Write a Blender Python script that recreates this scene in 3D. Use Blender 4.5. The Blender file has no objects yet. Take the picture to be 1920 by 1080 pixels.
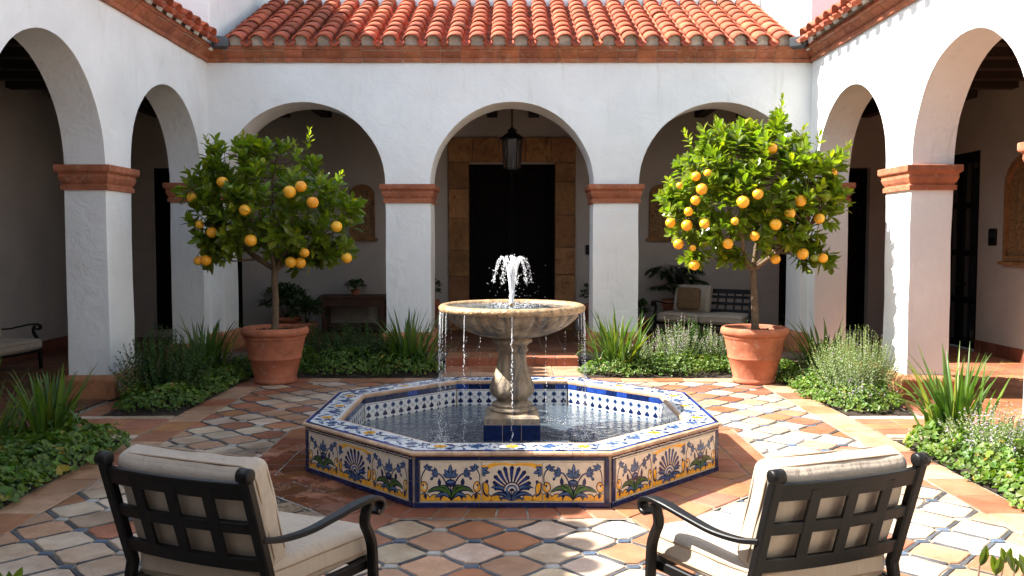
import bpy, bmesh, math, random
from mathutils import Vector, Matrix, noise
R = math.radians
PI = math.pi
rnd = random.Random(7)
scene = bpy.context.scene
COL = scene.collection

# ------------------------------------------------------------------ helpers
def tag(o, label=None, cat=None, group=None, kind=None):
    if label: o['label'] = label
    if cat: o['category'] = cat
    if group: o['group'] = group
    if kind: o['kind'] = kind
    return o

def empty(name, loc=(0, 0, 0), rz=0, label=None, cat=None, group=None):
    o = bpy.data.objects.new(name, None)
    o.empty_display_size = 0.2
    COL.objects.link(o)
    o.location = loc
    o.rotation_euler = (0, 0, rz)
    return tag(o, label, cat, group)

def world_loc(o):
    v = Vector((0, 0, 0))
    while o is not None:
        v += Vector(o.location)
        o = o.parent
    return v

class MB:
    """collects polygons, then links them as one mesh object"""
    def __init__(self):
        self.v = []; self.f = []; self.m = []; self.s = []; self.c = []
        self.col = (1, 1, 1); self.mi = 0; self.sm = False
    def face(self, idx):
        self.f.append(tuple(idx)); self.m.append(self.mi); self.s.append(self.sm); self.c.append(self.col)
    def add(self, pts, faces):
        b = len(self.v)
        self.v.extend([tuple(p) for p in pts])
        for f in faces: self.face([b + i for i in f])
        return b
    def poly(self, pts):
        self.add(pts, [list(range(len(pts)))])
    def box(self, c, d, rz=0.0, rx=0.0, ry=0.0, bev=0.0):
        M = Matrix.Translation(Vector(c)) @ Matrix.Rotation(rz, 4, 'Z') @ Matrix.Rotation(ry, 4, 'Y') @ Matrix.Rotation(rx, 4, 'X')
        x, y, z = d[0] / 2, d[1] / 2, d[2] / 2
        if bev <= 0:
            P = [M @ Vector((sx * x, sy * y, sz * z)) for sz in (-1, 1) for sy in (-1, 1) for sx in (-1, 1)]
            self.add(P, [(0, 2, 3, 1), (4, 5, 7, 6), (0, 1, 5, 4), (2, 6, 7, 3), (0, 4, 6, 2), (1, 3, 7, 5)])
            return
        b = min(bev, x * .45, y * .45, z * .45)
        rings = []
        for (zz, o) in ((-z, b), (-z + b, 0), (z - b, 0), (z, b)):
            X, Y = x - o, y - o
            bb = b if o == 0 else b * .6
            ring = [(-X + bb, -Y), (X - bb, -Y), (X, -Y + bb), (X, Y - bb), (X - bb, Y), (-X + bb, Y), (-X, Y - bb), (-X, -Y + bb)]
            rings.append([M @ Vector((p[0], p[1], zz)) for p in ring])
        P = [p for r in rings for p in r]
        F = [tuple(range(7, -1, -1)), tuple(range(24, 32))]
        for k in range(3):
            for i in range(8):
                j = (i + 1) % 8
                F.append((k * 8 + i, k * 8 + j, (k + 1) * 8 + j, (k + 1) * 8 + i))
        self.add(P, F)
    def box2(self, a, b, bev=0.0):
        self.box([(a[i] + b[i]) / 2 for i in range(3)], [abs(b[i] - a[i]) for i in range(3)], bev=bev)
    def tube(self, pts, rad, n=8, cap=True, flat=1.0, side=None):
        pts = [Vector(p) for p in pts]
        if not isinstance(rad, (list, tuple)): rad = [rad] * len(pts)
        rings = []; up = None
        for i, p in enumerate(pts):
            t = (pts[min(i + 1, len(pts) - 1)] - pts[max(i - 1, 0)])
            if t.length < 1e-9: t = Vector((0, 0, 1))
            t.normalize()
            if side is not None:
                a = Vector(side)
            elif up is None:
                a = t.cross(Vector((0, 0, 1)))
                if a.length < .05: a = t.cross(Vector((0, 1, 0)))
            else: a = up
            a = a - t * a.dot(t); a.normalize(); up = a
            b = t.cross(a)
            rings.append([p + (a * math.cos(2 * PI * k / n) + b * flat * math.sin(2 * PI * k / n)) * rad[i] for k in range(n)])
        P = [q for r in rings for q in r]; F = []
        for i in range(len(pts) - 1):
            for k in range(n):
                j = (k + 1) % n
                F.append((i * n + k, i * n + j, (i + 1) * n + j, (i + 1) * n + k))
        if cap:
            F.append(tuple(range(n - 1, -1, -1))); F.append(tuple((len(pts) - 1) * n + k for k in range(n)))
        self.add(P, F)
    def bar(self, pts, w, h, side):
        """rectangular section bar: w along side, h across"""
        pts = [Vector(p) for p in pts]; side = Vector(side).normalized()
        ws = w if isinstance(w, (list, tuple)) else [w] * len(pts)
        hs = h if isinstance(h, (list, tuple)) else [h] * len(pts)
        P = []; F = []
        for i, p in enumerate(pts):
            t = (pts[min(i + 1, len(pts) - 1)] - pts[max(i - 1, 0)]).normalized()
            a = (side - t * side.dot(t)).normalized(); b = t.cross(a)
            W, H = ws[i] / 2, hs[i] / 2; c = min(W, H) * .35
            for (u, v) in ((-W + c, -H), (W - c, -H), (W, -H + c), (W, H - c), (W - c, H), (-W + c, H), (-W, H - c), (-W, -H + c)):
                P.append(p + a * u + b * v)
        for i in range(len(pts) - 1):
            for k in range(8):
                j = (k + 1) % 8
                F.append((i * 8 + k, i * 8 + j, (i + 1) * 8 + j, (i + 1) * 8 + k))
        F.append(tuple(range(7, -1, -1))); F.append(tuple((len(pts) - 1) * 8 + k for k in range(8)))
        self.add(P, F)
    def lathe(self, c, prof, n=48, fn=None, cap=True):
        P = []; F = []
        for (r, z) in prof:
            for k in range(n):
                a = 2 * PI * k / n
                rr = fn(r, z, a) if fn else r
                P.append((c[0] + rr * math.cos(a), c[1] + rr * math.sin(a), c[2] + z))
        for i in range(len(prof) - 1):
            for k in range(n):
                j = (k + 1) % n
                F.append((i * n + k, i * n + j, (i + 1) * n + j, (i + 1) * n + k))
        if cap:
            F.append(tuple(range(n - 1, -1, -1))); F.append(tuple((len(prof) - 1) * n + k for k in range(n)))
        self.add(P, F)
    def ring(self, x0, x1, y0, y1, prof):
        """moulding round a rectangle; prof = [(offset, z)]"""
        P = []; F = []
        for (o, z) in prof:
            P += [(x0 - o, y0 - o, z), (x1 + o, y0 - o, z), (x1 + o, y1 + o, z), (x0 - o, y1 + o, z)]
        for i in range(len(prof) - 1):
            for k in range(4):
                j = (k + 1) % 4
                F.append((i * 4 + k, i * 4 + j, (i + 1) * 4 + j, (i + 1) * 4 + k))
        F.append((3, 2, 1, 0)); n = (len(prof) - 1) * 4; F.append((n, n + 1, n + 2, n + 3))
        self.add(P, F)
    def ball(self, c, r, seg=10, rings=7, sq=(1, 1, 1)):
        P = [(c[0], c[1], c[2] - r * sq[2])]
        for i in range(1, rings):
            ph = -PI / 2 + PI * i / rings
            for k in range(seg):
                a = 2 * PI * k / seg
                P.append((c[0] + r * sq[0] * math.cos(ph) * math.cos(a), c[1] + r * sq[1] * math.cos(ph) * math.sin(a), c[2] + r * sq[2] * math.sin(ph)))
        P.append((c[0], c[1], c[2] + r * sq[2]))
        F = []
        for k in range(seg): F.append((0, 1 + (k + 1) % seg, 1 + k))
        for i in range(rings - 2):
            for k in range(seg):
                j = (k + 1) % seg
                F.append((1 + i * seg + k, 1 + i * seg + j, 1 + (i + 1) * seg + j, 1 + (i + 1) * seg + k))
        L = len(P) - 1; b = 1 + (rings - 2) * seg
        for k in range(seg): F.append((b + k, b + (k + 1) % seg, L))
        self.add(P, F)
    def rbox(self, c, d, r, n=10, bulge=0.0, M=None, wob=0.0):
        """rounded, pillowed box"""
        hx, hy, hz = d[0] / 2, d[1] / 2, d[2] / 2
        M = M or Matrix.Identity(4)
        base = {}
        P = []; F = []
        def vert(u, v, w):
            key = (round(u, 5), round(v, 5), round(w, 5))
            if key in base: return base[key]
            def ease(t): return math.copysign(1 - (1 - abs(t)) ** 1.5, t)
            u2, v2, w2 = ease(u) if n > 4 else u, ease(v) if n > 4 else v, ease(w) if n > 4 else w
            q = Vector((u2 * hx, v2 * hy, w2 * hz))
            inner = Vector((max(-hx + r, min(hx - r, q.x)), max(-hy + r, min(hy - r, q.y)), max(-hz + r, min(hz - r, q.z))))
            dd = q - inner
            if dd.length > 1e-8: q = inner + dd.normalized() * r
            q.z += bulge * w * max(0, 1 - u2 * u2) ** .7 * max(0, 1 - v2 * v2) ** .7
            if wob:
                q += noise.noise_vector(q * 6.0 + Vector(c)) * wob
            base[key] = len(P); P.append(M @ q + Vector(c)); return base[key]
        st = [-1 + 2 * i / n for i in range(n + 1)]
        for ax in range(3):
            for sg in (-1, 1):
                for i in range(n):
                    for j in range(n):
                        q = []
                        for (a, b) in ((i, j), (i + 1, j), (i + 1, j + 1), (i, j + 1)):
                            t = [0, 0, 0]; t[ax] = sg; t[(ax + 1) % 3] = st[a]; t[(ax + 2) % 3] = st[b]
                            q.append(vert(*t))
                        if sg < 0: q.reverse()
                        F.append(q)
        self.add(P, F)
    def build(self, name, mats, parent=None, world=True, bevel=0.0, smooth=None, kind=None, fixn=False, sub=0):
        me = bpy.data.meshes.new(name)
        off = world_loc(parent) if (parent is not None and world) else Vector((0, 0, 0))
        me.from_pydata([(v[0] - off.x, v[1] - off.y, v[2] - off.z) for v in self.v], [], self.f)
        if not isinstance(mats, (list, tuple)): mats = [mats]
        for m in mats: me.materials.append(m)
        me.polygons.foreach_set('material_index', self.m)
        me.polygons.foreach_set('use_smooth', [bool(smooth) if smooth is not None else s for s in self.s])
        if True:
            at = me.color_attributes.new('Tint', 'FLOAT_COLOR', 'CORNER')
            buf = []
            for p, c in zip(me.polygons, self.c):
                buf += [c[0], c[1], c[2], 1.0] * p.loop_total
            at.data.foreach_set('color', buf)
        me.update()
        if fixn:
            bm = bmesh.new(); bm.from_mesh(me)
            bmesh.ops.remove_doubles(bm, verts=bm.verts, dist=1e-5)
            bmesh.ops.recalc_face_normals(bm, faces=bm.faces); bm.to_mesh(me); bm.free()
        o = bpy.data.objects.new(name, me); COL.objects.link(o)
        if parent is not None: o.parent = parent
        if bevel:
            b = o.modifiers.new('bevel', 'BEVEL'); b.width = bevel; b.segments = 3; b.limit_method = 'ANGLE'; b.angle_limit = R(40)
            b.harden_normals = True
        if sub:
            s = o.modifiers.new('sub', 'SUBSURF'); s.levels = sub; s.render_levels = sub
        if kind: o['kind'] = kind
        return o

def copy_tree(o, parent=None):
    c = o.copy(); COL.objects.link(c)
    if parent is not None: c.parent = parent
    for ch in list(o.children): copy_tree(ch, c)
    return c

def bez(p0, p1, p2, n=8):
    p0, p1, p2 = Vector(p0), Vector(p1), Vector(p2)
    return [p0 * (1 - t) ** 2 + p1 * 2 * t * (1 - t) + p2 * t * t for t in [i / n for i in range(n + 1)]]
def spline(pts, n=6):
    P = [Vector(p) for p in pts]; P = [P[0] * 2 - P[1]] + P + [P[-1] * 2 - P[-2]]
    out = []
    for i in range(1, len(P) - 2):
        for k in range(n):
            t = k / n; a, b, c, d = P[i - 1], P[i], P[i + 1], P[i + 2]
            out.append(.5 * ((2 * b) + (c - a) * t + (2 * a - 5 * b + 4 * c - d) * t * t + (3 * b - a - 3 * c + d) * t ** 3))
    out.append(P[-2]); return out

# ------------------------------------------------------------------ materials
def newmat(name):
    m = bpy.data.materials.new(name); m.use_nodes = True
    nt = m.node_tree; b = nt.nodes['Principled BSDF']
    return m, nt, b
def node(nt, t, **k):
    n = nt.nodes.new(t)
    for a, v in k.items():
        if a.startswith('i_'):
            n.inputs[a[2:].replace('_', ' ')].default_value = v
        else: setattr(n, a, v)
    return n
def mixc(nt, a, b, fac, mode='MIX'):
    m = nt.nodes.new('ShaderNodeMix'); m.data_type = 'RGBA'; m.blend_type = mode
    def put(i, v):
        if isinstance(v, (tuple, list)): m.inputs[i].default_value = (v[0], v[1], v[2], 1)
        elif isinstance(v, float) or isinstance(v, int): m.inputs[i].default_value = v
        else: nt.links.new(v, m.inputs[i])
    put(0, fac); put(6, a); put(7, b)
    return m.outputs[2]
def nz(nt, scale, detail=4, rough=.55, co=None, dist=0.0, stretch=None):
    n = nt.nodes.new('ShaderNodeTexNoise'); n.inputs['Scale'].default_value = scale; n.inputs['Detail'].default_value = detail
    n.inputs['Roughness'].default_value = rough; n.inputs['Distortion'].default_value = dist
    if co is None:
        tc = nt.nodes.new('ShaderNodeNewGeometry'); co = tc.outputs['Position']
    if stretch:
        mp = nt.nodes.new('ShaderNodeMapping'); mp.inputs['Scale'].default_value = stretch
        nt.links.new(co, mp.inputs[0]); co = mp.outputs[0]
    nt.links.new(co, n.inputs['Vector'])
    return n.outputs['Fac']
def ramp(nt, src, p0, p1, c0=(0, 0, 0), c1=(1, 1, 1)):
    r = nt.nodes.new('ShaderNodeValToRGB'); r.color_ramp.elements[0].position = p0; r.color_ramp.elements[1].position = p1
    r.color_ramp.elements[0].color = (*c0, 1); r.color_ramp.elements[1].color = (*c1, 1)
    nt.links.new(src, r.inputs[0]); return r.outputs[0]
def bump(nt, b, src, strength, dist=.01, prev=None):
    n = nt.nodes.new('ShaderNodeBump'); n.inputs['Strength'].default_value = strength; n.inputs['Distance'].default_value = dist
    nt.links.new(src, n.inputs['Height'])
    if prev is not None: nt.links.new(prev, n.inputs['Normal'])
    nt.links.new(n.outputs[0], b.inputs['Normal']); return n.outputs[0]
def objco(nt):
    return nt.nodes.new('ShaderNodeTexCoord').outputs['Object']

def mottled(name, base, spots=None, scale=3, rough=.8, bs=.3, bscale=40, bd=.006, spot_range=(.5, .7), attr=False, obj=False, spec=.4, fine=.25, stretch=None, amt=1.0):
    """base colour with broad mottling, optional spots, grain bump"""
    m, nt, b = newmat(name)
    co = objco(nt) if obj else None
    dark = tuple(c * (1 - .35 * amt) for c in base); lite = tuple(min(1, c * (1 + .25 * amt)) for c in base)
    n1 = nz(nt, scale, 6, .6, co, stretch=stretch)
    c = mixc(nt, dark, lite, ramp(nt, n1, .3, .7))
    if attr:
        a = node(nt, 'ShaderNodeAttribute', attribute_name='Tint')
        c = mixc(nt, c, a.outputs['Color'], 1.0, 'MULTIPLY')
    if spots:
        n2 = nz(nt, scale * 2.7, 8, .65, co, dist=.4)
        c = mixc(nt, c, spots, ramp(nt, n2, *spot_range))
    if fine:
        n3 = nz(nt, 160, 3, .6, co)
        c = mixc(nt, c, ramp(nt, n3, .2, .8, (1 - fine,) * 3, (1, 1, 1)), 1.0, 'MULTIPLY')
    nt.links.new(c, b.inputs['Base Color'])
    b.inputs['Roughness'].default_value = rough
    b.inputs['Specular IOR Level'].default_value = spec
    if bs:
        p = bump(nt, b, nz(nt, bscale, 8, .6, co), bs, bd)
        bump(nt, b, nz(nt, bscale * .12, 4, .5, co), bs, bd * 5, p)
    return m

M = {}
# plaster: hand-trowelled lime
m, nt, b = newmat('lime_plaster')
n1 = nz(nt, 1.1, 6, .6)
c = mixc(nt, (.745, .755, .735), (.825, .838, .815), ramp(nt, n1, .35, .65))
n2 = nz(nt, .6, 8, .7, dist=1.0)
c = mixc(nt, c, (.64, .61, .54), ramp(nt, n2, .60, .85))
n5 = nz(nt, 2.2, 8, .75, dist=.5, stretch=(2.2, 2.2, .22))
c = mixc(nt, c, mixc(nt, c, (.86, .84, .80), 1.0, 'MULTIPLY'), ramp(nt, n5, .56, .72))
nt.links.new(c, b.inputs['Base Color']); b.inputs['Roughness'].default_value = .92; b.inputs['Specular IOR Level'].default_value = .2
p = bump(nt, b, nz(nt, 3.2, 5, .6, dist=1.2), .55, .03)
p = bump(nt, b, nz(nt, 14, 5, .6, dist=.6), .3, .008, p)
bump(nt, b, nz(nt, 90, 4, .6), .3, .002, p)
M['plaster'] = m
M['inner'] = mottled('shaded_gallery_plaster', (.41, .36, .315), (.33, .28, .235), 1.2, .92, .5, 14, .008, (.6, .85), fine=.1, amt=.3)  # white plaster toned down, gallery shade put into its colour
M['brick'] = mottled('terracotta_brick', (.40, .135, .065), (.52, .33, .23), 5, .85, .5, 60, .008, (.56, .78), attr=True)
M['plinth'] = mottled('ochre_stucco', (.50, .215, .10), (.33, .125, .055), 3, .9, .5, 40, .01, (.5, .75))
M['rooftile'] = mottled('roof_tile', (.44, .105, .050), (.42, .24, .16), 4, .85, .35, 70, .006, (.64, .88), attr=True)
M['mortar'] = mottled('mortar', (.42, .33, .25), None, 6, .95, .5, 80, .006)
M['eave'] = mottled('eave_plaster', (.60, .55, .47), (.45, .38, .30), 5, .95, .5, 60, .006)
M['grout'] = mottled('grout', (.30, .245, .19), (.38, .34, .29), 5, .95, .6, 90, .008)
# paving tile
def paving(name, rough, wet=False):
    m, nt, b = newmat(name)
    a = node(nt, 'ShaderNodeAttribute', attribute_name='Tint').outputs['Color']
    n1 = nz(nt, 7, 8, .7)
    c = mixc(nt, a, ramp(nt, n1, .25, .75, (.74, .72, .70), (1.22, 1.22, 1.22)), 1.0, 'MULTIPLY')
    n2 = nz(nt, 26, 8, .7, dist=.8)
    c = mixc(nt, c, mixc(nt, c, (.26, .18, .11), .8), ramp(nt, n2, .56, .72))
    n3 = nz(nt, 1.3, 4, .6)
    c = mixc(nt, c, mixc(nt, c, (.75, .66, .58), 1.0, 'MULTIPLY'), ramp(nt, n3, .42, .62))
    n4 = nz(nt, 120, 3, .6)
    c = mixc(nt, c, ramp(nt, n4, .25, .6, (.78,) * 3, (1, 1, 1)), 1.0, 'MULTIPLY')
    if wet:      # splash-darkened patches near the fountain's left
        nw = nz(nt, 1.7, 6, .65, dist=.7)
        geo = nt.nodes.new('ShaderNodeNewGeometry')
        vm = node(nt, 'ShaderNodeVectorMath', operation='DISTANCE'); vm.inputs[1].default_value = (-1.6, 6.6, 0)
        nt.links.new(geo.outputs['Position'], vm.inputs[0])
        d = ramp(nt, vm.outputs['Value'], .75, 1.9, (1, 1, 1), (0, 0, 0))
        d = node(nt, 'ShaderNodeMath', operation='MULTIPLY')
        r1 = node(nt, 'ShaderNodeMapRange'); r1.inputs[1].default_value = .7; r1.inputs[2].default_value = 1.9; r1.inputs[3].default_value = 1; r1.inputs[4].default_value = 0
        nt.links.new(vm.outputs['Value'], r1.inputs[0]); nt.links.new(r1.outputs[0], d.inputs[0])
        rr = ramp(nt, nw, .40, .50); nt.links.new(rr, d.inputs[1])
        c = mixc(nt, c, mixc(nt, c, (.42, .36, .32), 1.0, 'MULTIPLY'), d.outputs[0])
        ro = node(nt, 'ShaderNodeMapRange'); ro.inputs[3].default_value = rough; ro.inputs[4].default_value = .12
        nt.links.new(d.outputs[0], ro.inputs[0]); nt.links.new(ro.outputs[0], b.inputs['Roughness'])
    else: b.inputs['Roughness'].default_value = rough
    nt.links.new(c, b.inputs['Base Color']); b.inputs['Specular IOR Level'].default_value = .4
    p = bump(nt, b, nz(nt, 9, 6, .65), .5, .012)
    bump(nt, b, nz(nt, 70, 6, .6), .45, .004, p)
    return m
M['paver'] = paving('paver', .62, True)
M['floor_tile'] = paving('porch_tile', .55)
M['soil'] = mottled('soil', (.035, .023, .015), (.07, .05, .03), 8, .95, .9, 30, .03)
M['dirt'] = mottled('dirt', (.20, .15, .10), None, 1, .95, .4)
def glaze(name, col, rough=.12, var=.35, chip=True):
    m, nt, b = newmat(name)
    c = mixc(nt, tuple(x * (1 - var) for x in col), tuple(min(1, x * (1 + var)) for x in col), ramp(nt, nz(nt, 22, 5, .6), .3, .7))
    if chip: c = mixc(nt, c, (.34, .29, .23), ramp(nt, nz(nt, 55, 6, .7), .66, .74))
    nt.links.new(c, b.inputs['Base Color']); b.inputs['Roughness'].default_value = rough; b.inputs['Specular IOR Level'].default_value = .5
    bump(nt, b, nz(nt, 30, 4, .5), .25, .003)
    return m
M['navy'] = glaze('navy_glaze', (.005, .014, .070), .12, .5)
M['blue'] = glaze('blue_glaze', (.07, .13, .27), .14, .4)
M['royal'] = glaze('royal_glaze', (.015, .05, .25), .14, .45)
M['cream'] = glaze('cream_glaze', (.68, .58, .45), .18, .1)
M['white_tile'] = glaze('white_glaze', (.74, .74, .72), .16, .1)
M['yellow'] = glaze('yellow_glaze', (.78, .38, .03), .16, .2)
M['green'] = glaze('green_glaze', (.05, .12, .025), .16, .4)
M['nosing'] = mottled('clay_nosing', (.56, .37, .24), (.42, .22, .12), 9, .5, .3, 60, .004)
# fountain stone
m, nt, b = newmat('fountain_stone')
co = objco(nt)
c = mixc(nt, (.12, .085, .055), (.46, .35, .23), ramp(nt, nz(nt, 7, 9, .7, dist=.5, stretch=(1, 1, .45)), .32, .68))
c = mixc(nt, c, (.060, .065, .075), ramp(nt, nz(nt, 6, 8, .7, dist=.8, stretch=(1, 1, .22)), .48, .62))
c = mixc(nt, c, (.50, .24, .06), ramp(nt, nz(nt, 9, 8, .75, stretch=(1, 1, .8)), .58, .72))
nt.links.new(c, b.inputs['Base Color']); b.inputs['Roughness'].default_value = .6
p = bump(nt, b, nz(nt, 25, 9, .7), .7, .012); bump(nt, b, nz(nt, 110, 5, .7), .6, .004, p)
M['stone'] = m
M['rimstone'] = mottled('wet_rim_stone', (.48, .31, .16), (.16, .10, .05), 16, .35, .9, 45, .012, (.5, .66))
M['ochre'] = mottled('ochre_stone', (.30, .145, .055), (.15, .06, .025), 3.5, .85, .4, 40, .008, (.48, .7), attr=True)
M['pot'] = mottled('terracotta_pot', (.46, .15, .075), (.55, .36, .26), 4.5, .8, .3, 50, .006, (.58, .80), obj=False)
M['metal'] = mottled('black_metal', (.005, .0045, .0045), None, 8, .42, .15, 120, .001, spec=.28, fine=.15)
M['door'] = mottled('dark_wood', (.005, .0035, .003), None, 6, .8, .4, 30, .003, spec=.1, stretch=(6, 6, .6))
M['beam'] = mottled('beam_wood', (.035, .022, .014), None, 5, .8, .6, 25, .006)
M['wood'] = mottled('table_wood', (.09, .038, .018), None, 5, .6, .4, 25, .004)
M['zinc'] = mottled('zinc', (.07, .075, .08), None, 6, .5, .2)
def fabric(name, col):
    m, nt, b = newmat(name); co = objco(nt)
    c = mixc(nt, tuple(x * .9 for x in col), col, ramp(nt, nz(nt, 9, 5, .6, co), .3, .7))
    w1 = node(nt, 'ShaderNodeTexWave', i_Scale=120.0, i_Distortion=.6); w1.bands_direction = 'X'
    w2 = node(nt, 'ShaderNodeTexWave', i_Scale=120.0, i_Distortion=.6); w2.bands_direction = 'Y'
    nt.links.new(co, w1.inputs[0]); nt.links.new(co, w2.inputs[0])
    w = node(nt, 'ShaderNodeMath', operation='ADD'); nt.links.new(w1.outputs['Fac'], w.inputs[0]); nt.links.new(w2.outputs['Fac'], w.inputs[1])
    c = mixc(nt, c, ramp(nt, w.outputs[0], 0, 1, (.9,) * 3, (1, 1, 1)), 1.0, 'MULTIPLY')
    nt.links.new(c, b.inputs['Base Color']); b.inputs['Roughness'].default_value = .95; b.inputs['Specular IOR Level'].default_value = .1
    b.inputs['Sheen Weight'].default_value = .15
    p = bump(nt, b, w.outputs[0], .15, .001)
    p = bump(nt, b, nz(nt, 7, 3, .5, co, dist=.8, stretch=(1, 1, .35)), .7, .02, p)
    bump(nt, b, nz(nt, 16, 3, .5, co, dist=1.5, stretch=(1.6, 1, .3)), .5, .008, p)
    return m
M['fabric'] = fabric('cushion_fabric', (.45, .375, .30))
M['piping'] = mottled('piping', (.30, .21, .14), None, 5, .9, 0, fine=0)
M['pillow'] = mottled('pillow_fabric', (.16, .09, .045), (.26, .18, .09), 30, .95, .3)
def leafmat(name, c0, c1, rough=.35, trans=.35, scale=5, tipc=None):
    m, nt, b = newmat(name)
    a = node(nt, 'ShaderNodeAttribute', attribute_name='Tint').outputs['Color']
    c = mixc(nt, c0, c1, ramp(nt, nz(nt, scale, 4, .6), .35, .65))
    c = mixc(nt, c, a, 1.0, 'MULTIPLY')
    nt.links.new(c, b.inputs['Base Color']); b.inputs['Roughness'].default_value = rough; b.inputs['Specular IOR Level'].default_value = .45
    t = nt.nodes.new('ShaderNodeBsdfTranslucent')
    c2 = mixc(nt, c, (1.6, 1.9, .5), 1.0, 'MULTIPLY'); nt.links.new(c2, t.inputs[0])
    mx = nt.nodes.new('ShaderNodeMixShader'); mx.inputs[0].default_value = trans
    out = nt.nodes['Material Output']
    nt.links.new(b.outputs[0], mx.inputs[1]); nt.links.new(t.outputs[0], mx.inputs[2]); nt.links.new(mx.outputs[0], out.inputs[0])
    return m
M['citrus'] = leafmat('citrus_leaf', (.10, .145, .012), (.185, .235, .025), .3, .42)
M['iris'] = leafmat('iris_blade', (.045, .10, .02), (.10, .17, .03), .4, .3)
M['cover'] = leafmat('cover_leaf', (.055, .115, .016), (.12, .20, .03), .5, .3)
M['sage'] = leafmat('sage_leaf', (.17, .24, .10), (.26, .33, .17), .6, .25)
M['shrub'] = leafmat('shrub_leaf', (.035, .075, .018), (.06, .11, .025), .5, .25)
M['palm'] = leafmat('palm_leaf', (.015, .035, .010), (.03, .05, .012), .45, .2)
M['petal'] = leafmat('petal', (.42, .32, .52), (.55, .45, .6), .7, .3)
M['bark'] = mottled('bark', (.17, .115, .07), (.08, .05, .03), 14, .9, .8, 40, .008, obj=False)
M['orange'] = None
m, nt, b = newmat('orange_peel')
oi = nt.nodes.new('ShaderNodeObjectInfo')
c = ramp(nt, oi.outputs['Random'], .0, 1, (.82, .31, .012), (.88, .46, .025))
c = mixc(nt, c, (.50, .42, .04), ramp(nt, nz(nt, 8, 3, .5), .56, .76))
nt.links.new(c, b.inputs['Base Color']); b.inputs['Roughness'].default_value = .38
bump(nt, b, nz(nt, 260, 2, .5), .35, .002)
M['orange'] = m
m, nt, b = newmat('green_peel')
b.inputs['Base Color'].default_value = (.20, .24, .03, 1); b.inputs['Roughness'].default_value = .4
bump(nt, b, nz(nt, 260, 2, .5), .35, .002); M['unripe'] = m
# water
m, nt, b = newmat('pool_water')
b.inputs['Base Color'].default_value = (.30, .38, .44, 1); b.inputs['Roughness'].default_value = .04; b.inputs['IOR'].default_value = 1.33
b.inputs['Transmission Weight'].default_value = .78
p = bump(nt, b, nz(nt, 9, 3, .5, stretch=(.8, 1.4, 1)), .5, .03)
bump(nt, b, nz(nt, 34, 3, .5), .35, .01, p)
M['water'] = m
m, nt, b = newmat('splash_water')
b.inputs['Base Color'].default_value = (.95, .96, .98, 1); b.inputs['Roughness'].default_value = .15; b.inputs['IOR'].default_value = 1.33
b.inputs['Transmission Weight'].default_value = .2
M['splash'] = m
m, nt, b = newmat('lantern_glass')
b.inputs['Base Color'].default_value = (.25, .24, .22, 1); b.inputs['Roughness'].default_value = .1; b.inputs['Transmission Weight'].default_value = .9
M['glass'] = m
m, nt, b = newmat('dark_glass')
b.inputs['Base Color'].default_value = (.02, .024, .028, 1); b.inputs['Roughness'].default_value = .06
M['pane'] = m
M['relief'] = mottled('relief_paint', (.30, .16, .06), (.05, .03, .02), 14, .7, .5, 40, .01, (.5, .6))
SPL = [(.60 * math.cos(R(x)) * 1.03, .60 * math.sin(R(x)) * 1.03, .007) for x in (-170, -151, -90, -14, -4, -128, 6, 118, 60)]
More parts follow.
